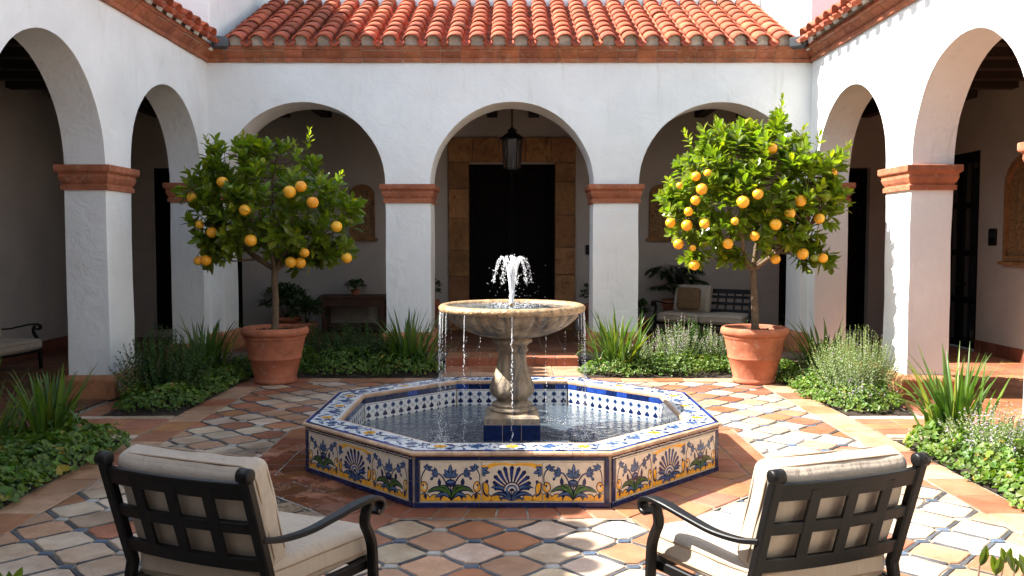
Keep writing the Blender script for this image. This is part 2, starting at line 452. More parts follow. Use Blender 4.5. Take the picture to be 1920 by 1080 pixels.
# ------------------------------------------------------------------ architecture
XL, XR, YB = -4.55, 4.47, 13.2          # courtyard faces of the three arcades
SPR, TOPZ = 2.65, 4.62                  # spring line, top of the arcade walls
def arcade(mb, mp, u0, u1, arches, th, top, spr=SPR):
    """plastered wall with round arches; mp(u, d, z) -> point"""
    cols = []; u = u0; segs = []
    for (c, r) in [a_[:2] for a_ in arches]:
        segs.append(('p', u, c - r)); segs.append(('a', c, r)); u = c + r
    segs.append(('p', u, u1))
    ND = 3; NU = 8; NL = 12
    def W(u, d, z):
        p = Vector(mp(u, d, z)); n = noise.noise_vector(p * 1.3) * .011 + noise.noise_vector(p * 4.5) * .004
        return p + n
    mb.sm = True
    for s in segs:
        if s[0] == 'p':
            a, b = s[1], s[2]
            n = max(1, int((b - a) / .16)); us = [a + (b - a) * i / n for i in range(n + 1)]
            zb = [0.0] * (n + 1)
            for i in range(n):
                for d, flip in ((0, 0), (th, 1)):
                    zz = [spr * k / NL for k in range(NL + 1)] + [spr + (top - spr) * k / NU for k in range(1, NU + 1)]
                    for k in range(len(zz) - 1):
                        q = [W(us[i], d, zz[k]), W(us[i + 1], d, zz[k]), W(us[i + 1], d, zz[k + 1]), W(us[i], d, zz[k + 1])]
                        if flip: q.reverse()
                        mb.poly(q)
            for uu, flip in ((a, 0), (b, 1)):      # jambs
                if (uu == u0 or uu == u1):
                    zz = [0, top]
                else: zz = [spr * k / NL for k in range(NL + 1)]
                for k in range(len(zz) - 1):
                    for j in range(ND):
                        q = [W(uu, th * (j + 1) / ND, zz[k]), W(uu, th * j / ND, zz[k]), W(uu, th * j / ND, zz[k + 1]), W(uu, th * (j + 1) / ND, zz[k + 1])]
                        if flip: q.reverse()
                        mb.poly(q)
        else:
            c, r = s[1], s[2]; N = 28; rv = next((a_[2] for a_ in arches if len(a_) > 2 and a_[0] == c), r)
            ang = [PI - PI * i / N for i in range(N + 1)]
            uz = [(c + r * math.cos(t), spr + rv * math.sin(t)) for t in ang]
            uz[0] = (c - r, spr); uz[-1] = (c + r, spr)
            for i in range(N):
                for d, flip in ((0, 0), (th, 1)):
                    for k in range(NU):
                        q = []
                        for (ii, kk) in ((i, k), (i + 1, k), (i + 1, k + 1), (i, k + 1)):
                            uu, zz = uz[ii]; q.append(W(uu, d, zz + (top - zz) * kk / NU))
                        if flip: q.reverse()
                        mb.poly(q)
                for j in range(ND):
                    q = [W(uz[i][0], th * j / ND, uz[i][1]), W(uz[i][0], th * (j + 1) / ND, uz[i][1]), W(uz[i + 1][0], th * (j + 1) / ND, uz[i + 1][1]), W(uz[i + 1][0], th * j / ND, uz[i + 1][1])]
                    mb.poly(q)
    mb.poly([mp(u0, 0, top), mp(u1, 0, top), mp(u1, th, top), mp(u0, th, top)])

def holed(mb, mp, u0, u1, z0, z1, th, holes):
    """straight wall from blocks around rectangular openings (u0,u1,z0,z1)"""
    u = u0
    def blk(a, b, c, d):
        p = mp(a, 0, c); q = mp(b, th, d)
        mb.box2([min(p[i], q[i]) for i in range(3)], [max(p[i], q[i]) for i in range(3)])
    for (a, b, c, d) in sorted(holes):
        blk(u, a, z0, z1); blk(a, b, d, z1)
        if c > z0: blk(a, b, z0, c)
        u = b
    blk(u, u1, z0, z1)

CAP = [(.0, 2.37), (.028, 2.372), (.030, 2.425), (.012, 2.43), (.012, 2.445), (.018, 2.45), (.030, 2.47), (.045, 2.51), (.046, 2.525), (.042, 2.53), (.044, 2.555), (.070, 2.575), (.076, 2.59), (.076, 2.643), (.070, 2.652), (.0, 2.655)]
def capital(x0, x1, y0, y1, parent):
    mb = MB(); mb.ring(x0, x1, y0, y1, CAP)
    bm = mb.build('capital', M['brick'], parent, bevel=.006, fixn=True); return bm
def plinth(x0, x1, y0, y1, parent, h=.28):
    mb = MB(); mb.ring(x0, x1, y0, y1, [(.08, 0), (.082, h - .06), (.072, h - .03), (.02, h), (0, h + .004)])
    return mb.build('plinth', M['plinth'], parent, bevel=.012, fixn=True)

CORN = [(0, 4.455), (.045, 4.455), (.05, 4.515), (.03, 4.52), (.035, 4.53), (.06, 4.56), (.11, 4.63), (.115, 4.65), (.125, 4.655), (.145, 4.665), (.15, 4.725), (0, 4.73)]
CORN = [(o, 4.455 + (z - 4.455) * .225 / .275) for o, z in CORN]
def cornice(mp, u0, u1, mitre0, mitre1, parent):
    """mp(u, out, z); brick courses with thin joints, mitred at the inner corners"""
    mb = MB(); n = int((u1 - u0) / .29)
    r = random.Random(int(u0 * 10) + 5)
    for i in range(n):
        a = u0 + (u1 - u0) * i / n; b = u0 + (u1 - u0) * (i + 1) / n
        g = .0035; t = r.uniform(.82, 1.15); mb.col = (t, t * r.uniform(.93, 1.05), t * r.uniform(.9, 1.05))
        P = []; jz = r.uniform(-.002, .002); jo = r.uniform(-.003, .003)
        for e in (0, 1):
            for (o, z) in CORN:
                uu = (a + (g if i else 0)) if e == 0 else (b - (g if i < n - 1 else 0))
                if i == 0 and e == 0 and mitre0: uu = a + o
                if i == n - 1 and e == 1 and mitre1: uu = b - o
                P.append(mp(uu, o + (jo if o else 0), z + jz))
        L = len(CORN)
        F = [(k, k + 1, L + k + 1, L + k) for k in range(L - 1)] + [tuple(range(L)), tuple(range(2 * L - 1, L - 1, -1))]
        mb.add(P, F)
    o = mb.build('cornice', M['brick'], parent, bevel=.004, fixn=True)
    mb = MB()
    # core tucked just under the brick faces, shows in the joints
    core = [(0, 4.462), (.038, 4.462), (.042, 4.51), (.025, 4.53), (.052, 4.562), (.10, 4.632), (.138, 4.672), (.142, 4.718), (0, 4.722)]
    core = [(o_, 4.455 + (z - 4.455) * .225 / .275 - (0 if z > 4.46 else 0)) for o_, z in core]
    P = []
    for e in (0, 1):
        for (oo, z) in core:
            P.append(mp(u0 + (oo if mitre0 else .003) if e == 0 else u1 - (oo if mitre1 else .003), oo, z))
    L = len(core); mb.add(P, [(k, k + 1, L + k + 1, L + k) for k in range(L - 1)])
    mb2 = MB(); mb2.add(P, [(k, k + 1, L + k + 1, L + k) for k in range(L - 1)] + [tuple(range(L)), tuple(range(2 * L - 1, L - 1, -1))])
    c = mb2.build('mortar', M['mortar'], o, fixn=True)
    return o

def tiled_roof(mp, u0, u1, rows, seed, parent, pitch=.318, lo=4.708, slope=26, over=.235, row=.30, blank=()):
    """barrel tiles; mp(u, back, z): back = distance behind the courtyard face"""
    r = random.Random(seed); mb = MB(); mb.sm = True
    n = round((u1 - u0) / pitch); pt = (u1 - u0) / n
    cs, sn = math.cos(R(slope)), math.sin(R(slope)); K = 7
    def tile(uc, s0, ln, r0, r1, up, lift, th=.025, jit=0):
        """half tube from slope distance s0 (low end) to s0+ln"""
        P = []
        uj = r.uniform(-.006, .006) + jit; rot = r.uniform(-.02, .02)
        for (s, rad, lf) in ((s0, r0, lift), (s0 + ln, r1, 0.0)):
            for rr in (rad, rad - th):
                for k in range(K + 1):
                    a = PI * k / K
                    x = -math.cos(a) * rr; h = math.sin(a) * rr * (.74 if up else -.95)
                    hh = h + lf
                    uu = uc + uj + x + rot * (s - s0)
                    P.append(mp(uu, -over + s * cs - hh * sn, lo + s * sn + hh * cs))
        B = K + 1; F = []
        for k in range(K):
            F.append((k, k + 1, 2 * B + k + 1, 2 * B + k)); F.append((B + k + 1, B + k, 3 * B + k, 3 * B + k + 1))
            F.append((k + 1, k, B + k, B + k + 1)); F.append((2 * B + k, 2 * B + k + 1, 3 * B + k + 1, 3 * B + k))
        F.append((0, 2 * B, 3 * B, B)); F.append((K, B + K, 3 * B + K, 2 * B + K))
        mb.add(P, F)
    for i in range(n + 1):
        for j in range(rows):
            t = r.uniform(.72, 1.18); g = r.uniform(.9, 1.08)
            if r.random() < .1: t *= .7; g = 1.15
            mb.col = (t, t * g, t * g * r.uniform(.9, 1.1))
            uc = u0 + pt * i
            tile(uc, j * row - .02 + r.uniform(-.012, .012), row + .05, .078, .074, False, .012)      # pan
            if i < n:
                t = r.uniform(.78, 1.2); g = r.uniform(.9, 1.06)
                if r.random() < .08: t *= .72; g = 1.2
                mb.col = (t, t * g, t * g * r.uniform(.88, 1.08))
                tile(uc + pt / 2, j * row + r.uniform(-.012, .012), row + .045, .128, .118, True, .020 + r.uniform(0, .007))
    o = mb.build('roof', M['rooftile'], parent)
    fil = []
    for i in range(n):
        uc = u0 + pt * (i + .5); s_ = .085; fil.append([mp(uc - math.cos(PI * k / 8) * .100, -over + s_ * cs - (math.sin(PI * k / 8) * .066 + .01) * sn, lo + s_ * sn + (math.sin(PI * k / 8) * .066 + .01) * cs) for k in range(9)] + [mp(uc + .09, -over + s_ * cs + .04, lo - .05), mp(uc - .09, -over + s_ * cs + .04, lo - .05)])
    # mortar bed under the tiles
    mb = MB(); s1 = rows * row
    A = lambda u, s, h: mp(u, -over + s * cs - h * sn, lo + s * sn + h * cs)
    for f_ in fil: mb.poly(f_)
    P = [A(u0, .16, -.14), A(u1, .16, -.14), A(u1, s1, -.14), A(u0, s1, -.14), A(u0, .16, -.062), A(u1, .16, -.062), A(u1, s1, -.062), A(u0, s1, -.062)]
    mb.add(P, [(0, 3, 2, 1), (4, 5, 6, 7), (0, 1, 5, 4), (2, 3, 7, 6), (0, 4, 7, 3), (1, 2, 6, 5)])
    mb.build('mortar_bed', M['eave'], o)
    return o

def tile_grid(mb, x0, x1, y0, y1, sx, sy, z, cols, r, gap=.012, h=.006, jit=.1):
    nx = max(1, round((x1 - x0) / sx)); ny = max(1, round((y1 - y0) / sy))
    for i in range(nx):
        for j in range(ny):
            a = x0 + (x1 - x0) * i / nx + gap / 2; b = x0 + (x1 - x0) * (i + 1) / nx - gap / 2
            c = y0 + (y1 - y0) * j / ny + gap / 2; d = y0 + (y1 - y0) * (j + 1) / ny - gap / 2
            paver(mb, [(a, c), (b, c), (b, d), (a, d)], z, cols(r), r, h)
def paver(mb, pts, z, col, r, h=.006, wob=.005):
    """a slightly irregular paving unit with softened corners"""
    n = len(pts); cx = sum(p[0] for p in pts) / n; cy = sum(p[1] for p in pts) / n; out = []
    for i in range(n):
        p, q, s = Vector(pts[i - 1]), Vector(pts[i]), Vector(pts[(i + 1) % n])
        e0 = (p - q); e1 = (s - q); c = min(.022, e0.length * .22, e1.length * .22)
        out.append(q + e0.normalized() * c); out.append(q + (e0.normalized() + e1.normalized()) * c * .22); out.append(q + e1.normalized() * c)
        if e1.length > .12:
            m = q + e1 * .5; out.append(m)
    out = [Vector((v.x + r.uniform(-wob, wob), v.y + r.uniform(-wob, wob))) for v in out]
    zt = z + h + r.uniform(-.0025, .003); N = len(out); mb.col = col; mb.sm = False
    tx, ty = r.gauss(0, .007), r.gauss(0, .007)
    top = []
    for v in out:
        d = Vector((cx, cy)) - v; L = d.length; w = v + d * min(.3, .006 / max(L, .001))
        top.append((w.x, w.y, zt + (w.x - cx) * tx + (w.y - cy) * ty))
    P = top + [(v.x, v.y, zt - .004) for v in out] + [(v.x, v.y, z - .003) for v in out]
    F = [tuple(range(N))]
    for k in range(N):
        j = (k + 1) % N
        F.append((k, N + k, N + j, j)); F.append((N + k, 2 * N + k, 2 * N + j, N + j))
    mb.add(P, F)
def terracotta(r):
    t = r.uniform(.75, 1.2); return (.38 * t, .150 * t * r.uniform(.9, 1.15), .078 * t * r.uniform(.85, 1.2))
def buff(r):
    t = r.uniform(.8, 1.15); return (.50 * t, .30 * t, .19 * t)
def buffy(r): return buff(r) if r.random() < .5 else terracotta(r)
def cream(r):
    t = r.uniform(.75, 1.12); return (.60 * t, .475 * t * r.uniform(.96, 1.03), .355 * t * r.uniform(.92, 1.08))
def slate(r):
    t = r.uniform(.6, 1.5); return (.065 * t, .073 * t, .088 * t)
def bluegrey(r):
    if r.random() < .3: return (.42, .42, .41)
    t = r.uniform(.7, 1.5); return (.075 * t, .11 * t, .17 * t)

# ---- wings
back = empty('house_wing', (0, YB, 0), label='white back wing of the house with three front-facing arches, dark door and orange tiled roof', cat='house wing', group='arcaded wings round the courtyard')
left = empty('house_wing', (XL, 8, 0), label='shaded white side wing with two big arches behind the black left chair side', cat='house wing', group='arcaded wings round the courtyard')
right = empty('house_wing', (XR, 8, 0), label='sunlit white side wing with scalloped eave shadow and arched picture inside', cat='house wing', group='arcaded wings round the courtyard')
left['label'] = 'white side wing of arches on the left, in its own shadow'
right['label'] = 'sunlit white side wing of arches on the right, with a wavy eave shadow'
mpB = lambda u, d, z: (u, YB + d, z)
mpL = lambda u, d, z: (XL - d, u, z)
mpR = lambda u, d, z: (XR + d, u, z)
TB, TW = .70, .475
mb = MB(); arcade(mb, mpB, XL - .03, XR + .03, [(-3.13, 1.225), (0, 1.225), (3.13, 1.225)], TB, TOPZ); mb.build('arcade_wall', M['plaster'], back, bevel=.03, fixn=True)
WA = [(2.55, 1.2), (5.65, 1.2), (8.72, 1.13, 1.215), (11.70, 1.2)]
Y0 = -3.6
mb = MB(); arcade(mb, mpL, Y0, YB + TB, WA, TW, TOPZ); mb.build('arcade_wall', M['plaster'], left, bevel=.03, fixn=True)
mb = MB(); arcade(mb, mpR, Y0, YB + TB, WA, TW, TOPZ); mb.build('arcade_wall', M['plaster'], right, bevel=.03, fixn=True)
# capitals and plinths
for (a, b) in ((XL + .05, -4.355), (-1.905, -1.225), (1.225, 1.905), (4.355, XR - .05)):
    capital(a, b, YB, YB + TB, back)
    plinth(a, b, YB, YB + TB, back, .42)
for par, xa, xb in ((left, XL - TW, XL), (right, XR, XR + TW)):
    for (a, b) in ((.70, 1.35), (3.75, 4.45), (6.85, 7.59), (9.85, 10.50), (12.90, 13.12)):
        if b > 5: capital(xa, xb, a, b, par)
        if a > 12: plinth(xa, xb, a, YB + TB - .01, par)
        else: plinth(xa, xb, a, b, par)
cornice(lambda u, o, z: (u, YB - o, z), XL, XR, True, True, back)
cornice(lambda u, o, z: (XL + o, u, z), -1.0, YB, False, True, left)
cornice(lambda u, o, z: (XR - o, u, z), -1.0, YB, False, True, right)
tiled_roof(lambda u, d, z: (u, YB + d, z), -4.22, 4.16, 9, 3, back, row=.316)
tiled_roof(lambda u, d, z: (XL - d, u, z), -.9, 12.75, 7, 4, left, over=.29)
tiled_roof(lambda u, d, z: (XR + d, u, z), -.9, 12.75, 7, 5, right, over=.33)
# plaster strip between cornice and tiles, upper storey walls
mb = MB()
mb.box2((XL - .02, YB - .09, 4.682), (XR + .02, YB + .3, 4.735)); mb.box2((XL - 3, 15.46, 4.6), (XR + 3, 16.1, 7.5), .02)
mb.build('upper_wall', M['plaster'], back, fixn=True)
mb = MB()
mb.box2((XL - .3, -.95, 4.682), (XL + .09, YB - .11, 4.735)); mb.box2((-8.2, 12.93, 4.60), (-4.40, 15.455, 7.2), .03)
mb.build('upper_wall', M['plaster'], left, fixn=True)
mb = MB()
mb.box2((XR - .09, -.95, 4.682), (XR + .3, YB - .11, 4.735)); mb.box2((4.33, 12.93, 4.60), (8.2, 15.455, 7.2), .03)
mb.build('upper_wall', M['plaster'], right, fixn=True)
# grey scuppers in the roof corners
for par, x in ((left, XL + .27), (right, XR - .27)):
    mb = MB(); s = 1 if x < 0 else -1
    mb.box((x + .02 * s, YB - .25, 4.69), (.20, .22, .14), rz=.5 * s, bev=.01); mb.box((x - .07 * s, YB - .16, 4.78), (.24, .22, .03), rz=.6 * s)
    mb.build('scupper', M['zinc'], par)
# unseen fourth side of the court, added to cut sky light into the galleries
front = empty('house_wing', (0, -1.0, 0), label='white wing closing the courtyard behind the viewer', cat='house wing', group='arcaded wings round the courtyard')
YF = -1.0
mb = MB(); arcade(mb, lambda u, d, z: (-u, YF - d, z), -XR - .03, -XL + .03, [(-3.13, 1.225), (0, 1.225), (3.13, 1.225)], TB, TOPZ); mb.build('arcade_wall', M['plaster'], front, bevel=.03, fixn=True)
for (a, b) in ((XL + .05, -4.355), (-1.905, -1.225), (1.225, 1.905), (4.355, XR - .05)):
    capital(a, b, YF - TB, YF, front); plinth(a, b, YF - TB, YF, front)
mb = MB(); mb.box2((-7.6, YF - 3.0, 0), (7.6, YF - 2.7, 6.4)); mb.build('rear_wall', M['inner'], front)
mb = MB(); mb.box2((-7.6, YF - 2.69, 4.27), (7.6, YF - .71, 4.41)); mb.build('ceiling', M['beam'], front)
tiled_roof(lambda u, d, z: (u, YF - d, z), -4.2, 4.15, 9, 8, front)
mb = MB(); mb.box2((XL - .02, YF - .3, 4.625), (XR + .02, YF + .09, 4.72)); mb.build('upper_wall', M['plaster'], front)
# ceilings, rear walls, doors
mb = MB(); mb.box2((-7.6, 13.905, 4.26), (7.6, 16.3, 4.40)); mb.build('ceiling', M['beam'], back)
mb = MB(); mb.box2((-7.6, Y0, 4.255), (XL - TW, 13.9, 4.40)); mb.build('ceiling', M['beam'], left)
mb = MB(); mb.box2((XR + TW, Y0, 4.255), (7.6, 13.9, 4.40)); mb.build('ceiling', M['beam'], right)
YR = 16.2
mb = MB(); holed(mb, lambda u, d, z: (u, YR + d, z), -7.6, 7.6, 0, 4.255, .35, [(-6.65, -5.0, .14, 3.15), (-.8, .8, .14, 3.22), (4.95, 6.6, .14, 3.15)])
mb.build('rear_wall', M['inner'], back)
XO = 7.45
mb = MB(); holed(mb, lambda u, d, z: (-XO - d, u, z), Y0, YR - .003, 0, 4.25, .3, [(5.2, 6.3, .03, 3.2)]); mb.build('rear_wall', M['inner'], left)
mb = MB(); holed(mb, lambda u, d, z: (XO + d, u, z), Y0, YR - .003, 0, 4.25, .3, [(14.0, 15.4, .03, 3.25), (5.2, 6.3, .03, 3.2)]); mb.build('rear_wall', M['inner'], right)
for k in range(20):                      # beams of the back gallery run front to back
    x = -7.2 + k * .76
    if abs(x) > 7.3: continue
    mb = MB(); mb.box2((x - .095, 13.91, 4.06), (x + .095, 16.195, 4.255), .008); mb.build('beam', M['beam'], back)
for par, xa, xb in ((left, -XO + .003, XL - TW - .003), (right, XR + TW + .003, XO - .003)):
    for k in range(15):
        y = 3.0 + k * .72
        if y > 13.6: break
        mb = MB(); mb.box2((xa, y - .095, 4.05), (xb, y + .095, 4.25), .008); mb.build('beam', M['beam'], par)
def door(x0, x1, z0, z1, y, parent, leaves=2, depth=.2, glazed=False, mp=None):
    """panelled door set back in its opening"""
    mp = mp or (lambda u, d, z: (u, y + d, z))
    def bx(mb, a, b, d0, d1, c, e, bev=.004):
        p = mp(a, d0, c); q = mp(b, d1, e); mb.box2([min(p[i], q[i]) for i in range(3)], [max(p[i], q[i]) for i in range(3)], bev)
    mb = MB(); fw = .07
    bx(mb, x0, x0 + fw, depth - .06, depth + .04, z0, z1); bx(mb, x1 - fw, x1, depth - .06, depth + .04, z0, z1); bx(mb, x0 + fw, x1 - fw, depth - .06, depth + .04, z1 - fw, z1)
    fr = mb.build('door_frame', M['door'], parent)
    w = (x1 - x0 - 2 * fw) / leaves
    for i in range(leaves):
        a = x0 + fw + i * w + .003; b = a + w - .006; mb = MB()
        st = .10
        bx(mb, a, a + st, depth - .02, depth + .03, z0 + .01, z1 - fw - .003); bx(mb, b - st, b, depth - .02, depth + .03, z0 + .01, z1 - fw - .003)
        rows = 4 if glazed else 3; zz = [z0 + .01 + (z1 - fw - z0 - .013) * k / rows for k in range(rows + 1)]
        for k in range(rows + 1):
            c = zz[k] - (.05 if 0 < k < rows else (0 if k == 0 else .1)); bx(mb, a + st, b - st, depth - .02, depth + .03, c, c + .1)
        if glazed: bx(mb, (a + b) / 2 - .012, (a + b) / 2 + .012, depth - .01, depth + .02, z0 + .1, z1 - fw - .1)
        lf = mb.build('door', M['door'], parent)
        for k in range(rows):
            mb = MB(); bx(mb, a + st - .004, b - st + .004, depth + .004, depth + .014, zz[k] + .03, zz[k + 1] - .03); mb.build('pane' if glazed else 'panel', M['pane'] if glazed else M['door'], lf)
        mb = MB(); hx = b - .05 if i == 0 else a + .05
        p = mp(hx, depth - .05, z0 + 1.05); mb.ball(p, .025); mb.build('handle', M['metal'], lf)
door(-.8, .8, .14, 3.22, YR, back, 2)
door(-6.65, -5.0, .14, 3.15, YR, back, 2)
door(4.95, 6.6, .14, 3.15, YR, back, 2)
door(14.0, 15.4, .03, 3.25, 0, right, 2, .08, True, lambda u, d, z: (XO + d, u, z))
door(5.2, 6.3, .03, 3.2, 0, right, 2, .12, False, lambda u, d, z: (XO + d, u, z))
door(5.2, 6.3, .03, 3.2, 0, left, 2, .12, False, lambda u, d, z: (-XO - d, u, z))
# far corner outer walls behind doors so nothing leaks
mb = MB(); mb.box2((-7.7, 16.6, 0), (7.7, 16.8, 4.4)); mb.build('outer_wall', M['plaster'], back)
# stone surround of the main door
mb = MB(); r = random.Random(3)
def sblk(x0, x1, z0, z1):
    t = r.uniform(.75, 1.3); mb.col = (t, t * r.uniform(.9, 1.05), t * r.uniform(.85, 1.05)); g = .004
    mb.box2((x0 + g, YR - .07, z0 + g), (x1 - g, YR + .12, z1 - g), .006)
for sgn in (-1, 1):
    z = .14
    while z < 3.2:
        h = min(r.uniform(.42, .62), 3.24 - z)
        if 3.24 - z - h < .2: h = 3.24 - z
        a, b = sorted((sgn * .79, sgn * 1.17)); sblk(a, b, z, z + h); z += h
for (a, b) in ((-1.17, -.72), (-.72, -.25), (-.25, .25), (.25, .72), (.72, 1.17)): sblk(a, b, 3.24, 3.70)
mb.build('door_surround', M['ochre'], back)
# floors of the galleries: structure
def structure(name, mb, mats, **k):
    o = mb.build(name, mats, None, **k); o['kind'] = 'structure'; return o
r = random.Random(11)
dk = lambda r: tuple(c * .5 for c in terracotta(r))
mb = MB(); mb.box2((XL - .4, 13.0, -.05), (XR + .4, YR + .4, .135)); mb.box2((-.95, 12.42, -.05), (.95, 12.998, .135)); structure('portico_step', mb, M['grout'])
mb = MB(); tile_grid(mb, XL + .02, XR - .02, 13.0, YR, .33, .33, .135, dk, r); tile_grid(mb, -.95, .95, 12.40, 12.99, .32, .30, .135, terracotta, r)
for k in range(6):      # riser tiles
    t = r.uniform(.8, 1.2); mb.col = (.36 * t, .11 * t, .055 * t); x = -.95 + k * .3167; mb.box2((x + .004, 12.402, .004), (x + .3127, 12.419, .128), .003)
structure('portico_floor', mb, M['floor_tile'])
for nm, xa, xb in (('west_gallery_floor', -XO, XL - .02), ('east_gallery_floor', XR + .02, XO)):
    mb = MB(); mb.col = (.2, .155, .115); mb.poly([(xa, Y0, .012), (xb, Y0, .012), (xb, YR, .012), (xa, YR, .012)])
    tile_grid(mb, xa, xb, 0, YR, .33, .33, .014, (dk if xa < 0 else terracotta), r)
    structure(nm, mb, M['floor_tile'])
# skirting of red tiles in the right gallery
for par, s in ((right, 1), (left, -1)):
    mb = MB()
    y = 9.0
    while y < (13.9 if s > 0 else 16.1):
        t = r.uniform(.8, 1.15); mb.col = (.19 * t, .06 * t, .035 * t); a, b = sorted((s * (XO - .02), s * (XO + .01)))
        mb.box2((a, y + .003, .02), (b, y + .197, .22), .003); y += .2
    mb.build('skirting', M['floor_tile'], par)

# ---- courtyard ground
mb = MB(); mb.poly([(-300, -300, -.06), (300, -300, -.06), (300, 300, -.06), (-300, 300, -.06)]); structure('ground', mb, M['dirt'])
mb = MB(); mb.poly([(XL - .02, Y0, 0), (XR + .02, Y0, 0), (XR + .02, 13.0, 0), (XL - .02, 13.0, 0)]); structure('paving_bed', mb, M['grout'])
mb = MB(); r = random.Random(23)
FA, FY = 1.625, 7.365         # fountain apothem and centre
A2, B2 = .224, .205
XP, YP = 3.10, 11.05
def octr(x, y):
    x = abs(x); y = abs(y - FY); return max(x, y, (x + y) * .70710678)
def inpave(x, y):
    return abs(x) < XP + .08 and -1 < y < YP + .05
i0 = int(XP / A2) + 2
for i in range(-i0, i0 + 1):
    for j in range(-6, 60):
        x = i * A2; y = 5.36 + (j - 1) * B2
        if not inpave(x, y) or octr(x, y) < FA - .05 or y < -.8: continue
        if (i + j) % 2 == 0:     # tile centre
            tw, hw = .036, .026
            q = [(A2 - .040, -.014), (A2 - .040, .014), (.040, B2 - .036), (-.040, B2 - .036), (-A2 + .040, .014), (-A2 + .040, -.014), (-.040, -B2 + .036), (.040, -B2 + .036)]
            # shrink diagonals by the dark strip
            q = [(px * .93, py * .93) for (px, py) in q]
            wet = noise.noise(Vector((x * .8, y * .8, 3.1)))
            rnum = r.random()
            c = cream(r) if rnum < (.56 if y < 6 else .54) else (terracotta(r) if rnum < .82 else buff(r))
            paver(mb, [(x + a, y + b) for a, b in q], .0, c, r, .009, .006)
        else:
            s = .037; h = .026; mb.col = (1, 1, 1)
            paver(mb, [(x - s, y - h), (x + s, y - h), (x + s, y + h), (x - s, y + h)], .0, bluegrey(r), r, .008, .004)
            for (dx, dy) in ((1, 1), (1, -1)):     # slate strips along two of the diagonals; the other two come from neighbours
                a = Vector((x + dx * .043, y + dy * .031)); b = Vector((x + dx * (A2 - .043), y + dy * (B2 - .031)))
                d = (b - a).normalized(); n = Vector((-d.y, d.x)) * .0135; md = (a + b) / 2
                paver(mb, [(a - n)[:], (b - n)[:], (b + n)[:], (a + n)[:]], .0, slate(r), r, .007, .003)
structure('courtyard_paving', mb, M['paver'])
# border tiles: ring round the fountain, strips along the beds
mb = MB(); r = random.Random(31); mbg = MB()
T8 = math.tan(PI / 8)
for k in range(8):
    an = k * PI / 4 - PI / 2; n = Vector((math.cos(an), math.sin(an))); t = Vector((-n.y, n.x))
    rows = [(FA - .05, FA + .19)] + ([(FA + .19, FA + .47)] if k not in (0, 4) else [])
    a, b = rows[0][0] + .02, rows[-1][1] + .012
    C = Vector((0, FY))
    mbg.poly([(*(C + n * a - t * a * T8), .011), (*(C + n * b - t * b * T8), .011), (*(C + n * b + t * b * T8), .011), (*(C + n * a + t * a * T8), .011)])
    for ri, (a, b) in enumerate(rows):
        N = 7 if ri == 0 else 5
        for q in range(N):
            u0 = -1 + 2 * q / N; u1 = -1 + 2 * (q + 1) / N; g = .006
            pts = [(a + g, u0 * a * T8 + g), (b - g, u0 * b * T8 + g), (b - g, u1 * b * T8 - g), (a + g, u1 * a * T8 - g)]
            paver(mb, [(C + n * p + t * s)[:] for p, s in pts], .012, terracotta(r), r, .006, .004)
for s in (-1, 1):
    a, b = sorted((s * XP, s * 3.42)); mbg.poly([(a - .01, -1, .0105), (b + .005, -1, .0105), (b + .005, YP + .29, .0105), (a - .01, YP + .29, .0105)])
    tile_grid(mb, a, b, -1, YP, .32, .42, .012, lambda r: buff(r) if r.random() < .6 else terracotta(r), r)
    a, b = sorted((s * 3.43, s * 4.46)); mbg.poly([(a, 7.8, .0108), (b, 7.8, .0108), (b, 8.86, .0108), (a, 8.86, .0108)])
    tile_grid(mb, a, b, 7.98, 8.70, .36, .24, .012, terracotta, r); tile_grid(mb, a, b, 7.84, 7.98, .5, .14, .012, cream, r); tile_grid(mb, a, b, 8.70, 8.84, .5, .14, .012, cream, r)
mbg.poly([(-XP - .32, YP - .005, .0112), (XP + .32, YP - .005, .0112), (XP + .32, YP + .27, .0112), (-XP - .32, YP + .27, .0112)])
tile_grid(mb, -XP - .32, XP + .32, YP, YP + .26, .40, .26, .012, lambda r: buff(r) if r.random() < .5 else terracotta(r), r)
mbg.poly([(-.96, YP + .26, .0113), (.96, YP + .26, .0113), (.96, 12.42, .0113), (-.96, 12.42, .0113)])
tile_grid(mb, -.94, .94, YP + .27, 12.40, .38, .28, .012, lambda r: buff(r) if r.random() < .7 else terracotta(r), r)
for s in (-1, 1):
    a, b = sorted((s * 4.21, s * 4.46)); mbg.poly([(a, 8.855, .0109), (b, 8.855, .0109), (b, 9.76, .0109), (a, 9.76, .0109)]); tile_grid(mb, a, b, 8.86, 9.75, .25, .30, .012, terracotta, r)
structure('border_mortar', mbg, M['grout'])
structure('border_paving', mb, M['paver'])
# planting beds
BEDS = [('bed', -4.545, -3.44, 3.0, 7.78), ('bed', 3.44, 4.465, 3.0, 7.78), ('bed', -4.20, -3.44, 8.88, 9.72), ('bed', 3.44, 4.14, 8.88, 9.72), ('bed', -4.54, -3.44, 9.722, 13.1), ('bed', 3.44, 4.465, 9.722, 13.1), ('bed', -3.44, -.98, 11.34, 13.1), ('bed', .98, 3.44, 11.34, 13.1)]
mb = MB()
for (nm, a, b, c, d) in BEDS:
    nx = int((b - a) / .09); ny = int((d - c) / .09)
    P = []
    for j in range(ny + 1):
        for i in range(nx + 1):
            x = a + (b - a) * i / nx; y = c + (d - c) * j / ny
            e = min(i, nx - i, j, ny - j); z = .014 + min(e, 3) * .012 + (noise.noise(Vector((x * 5, y * 5, 0))) * .02 + .01 if e else 0)
            P.append((x, y, z))
    mb.sm = True; mb.add(P, [(j * (nx + 1) + i, j * (nx + 1) + i + 1, (j + 1) * (nx + 1) + i + 1, (j + 1) * (nx + 1) + i) for j in range(ny) for i in range(nx)])
structure('planting_soil', mb, M['soil'])
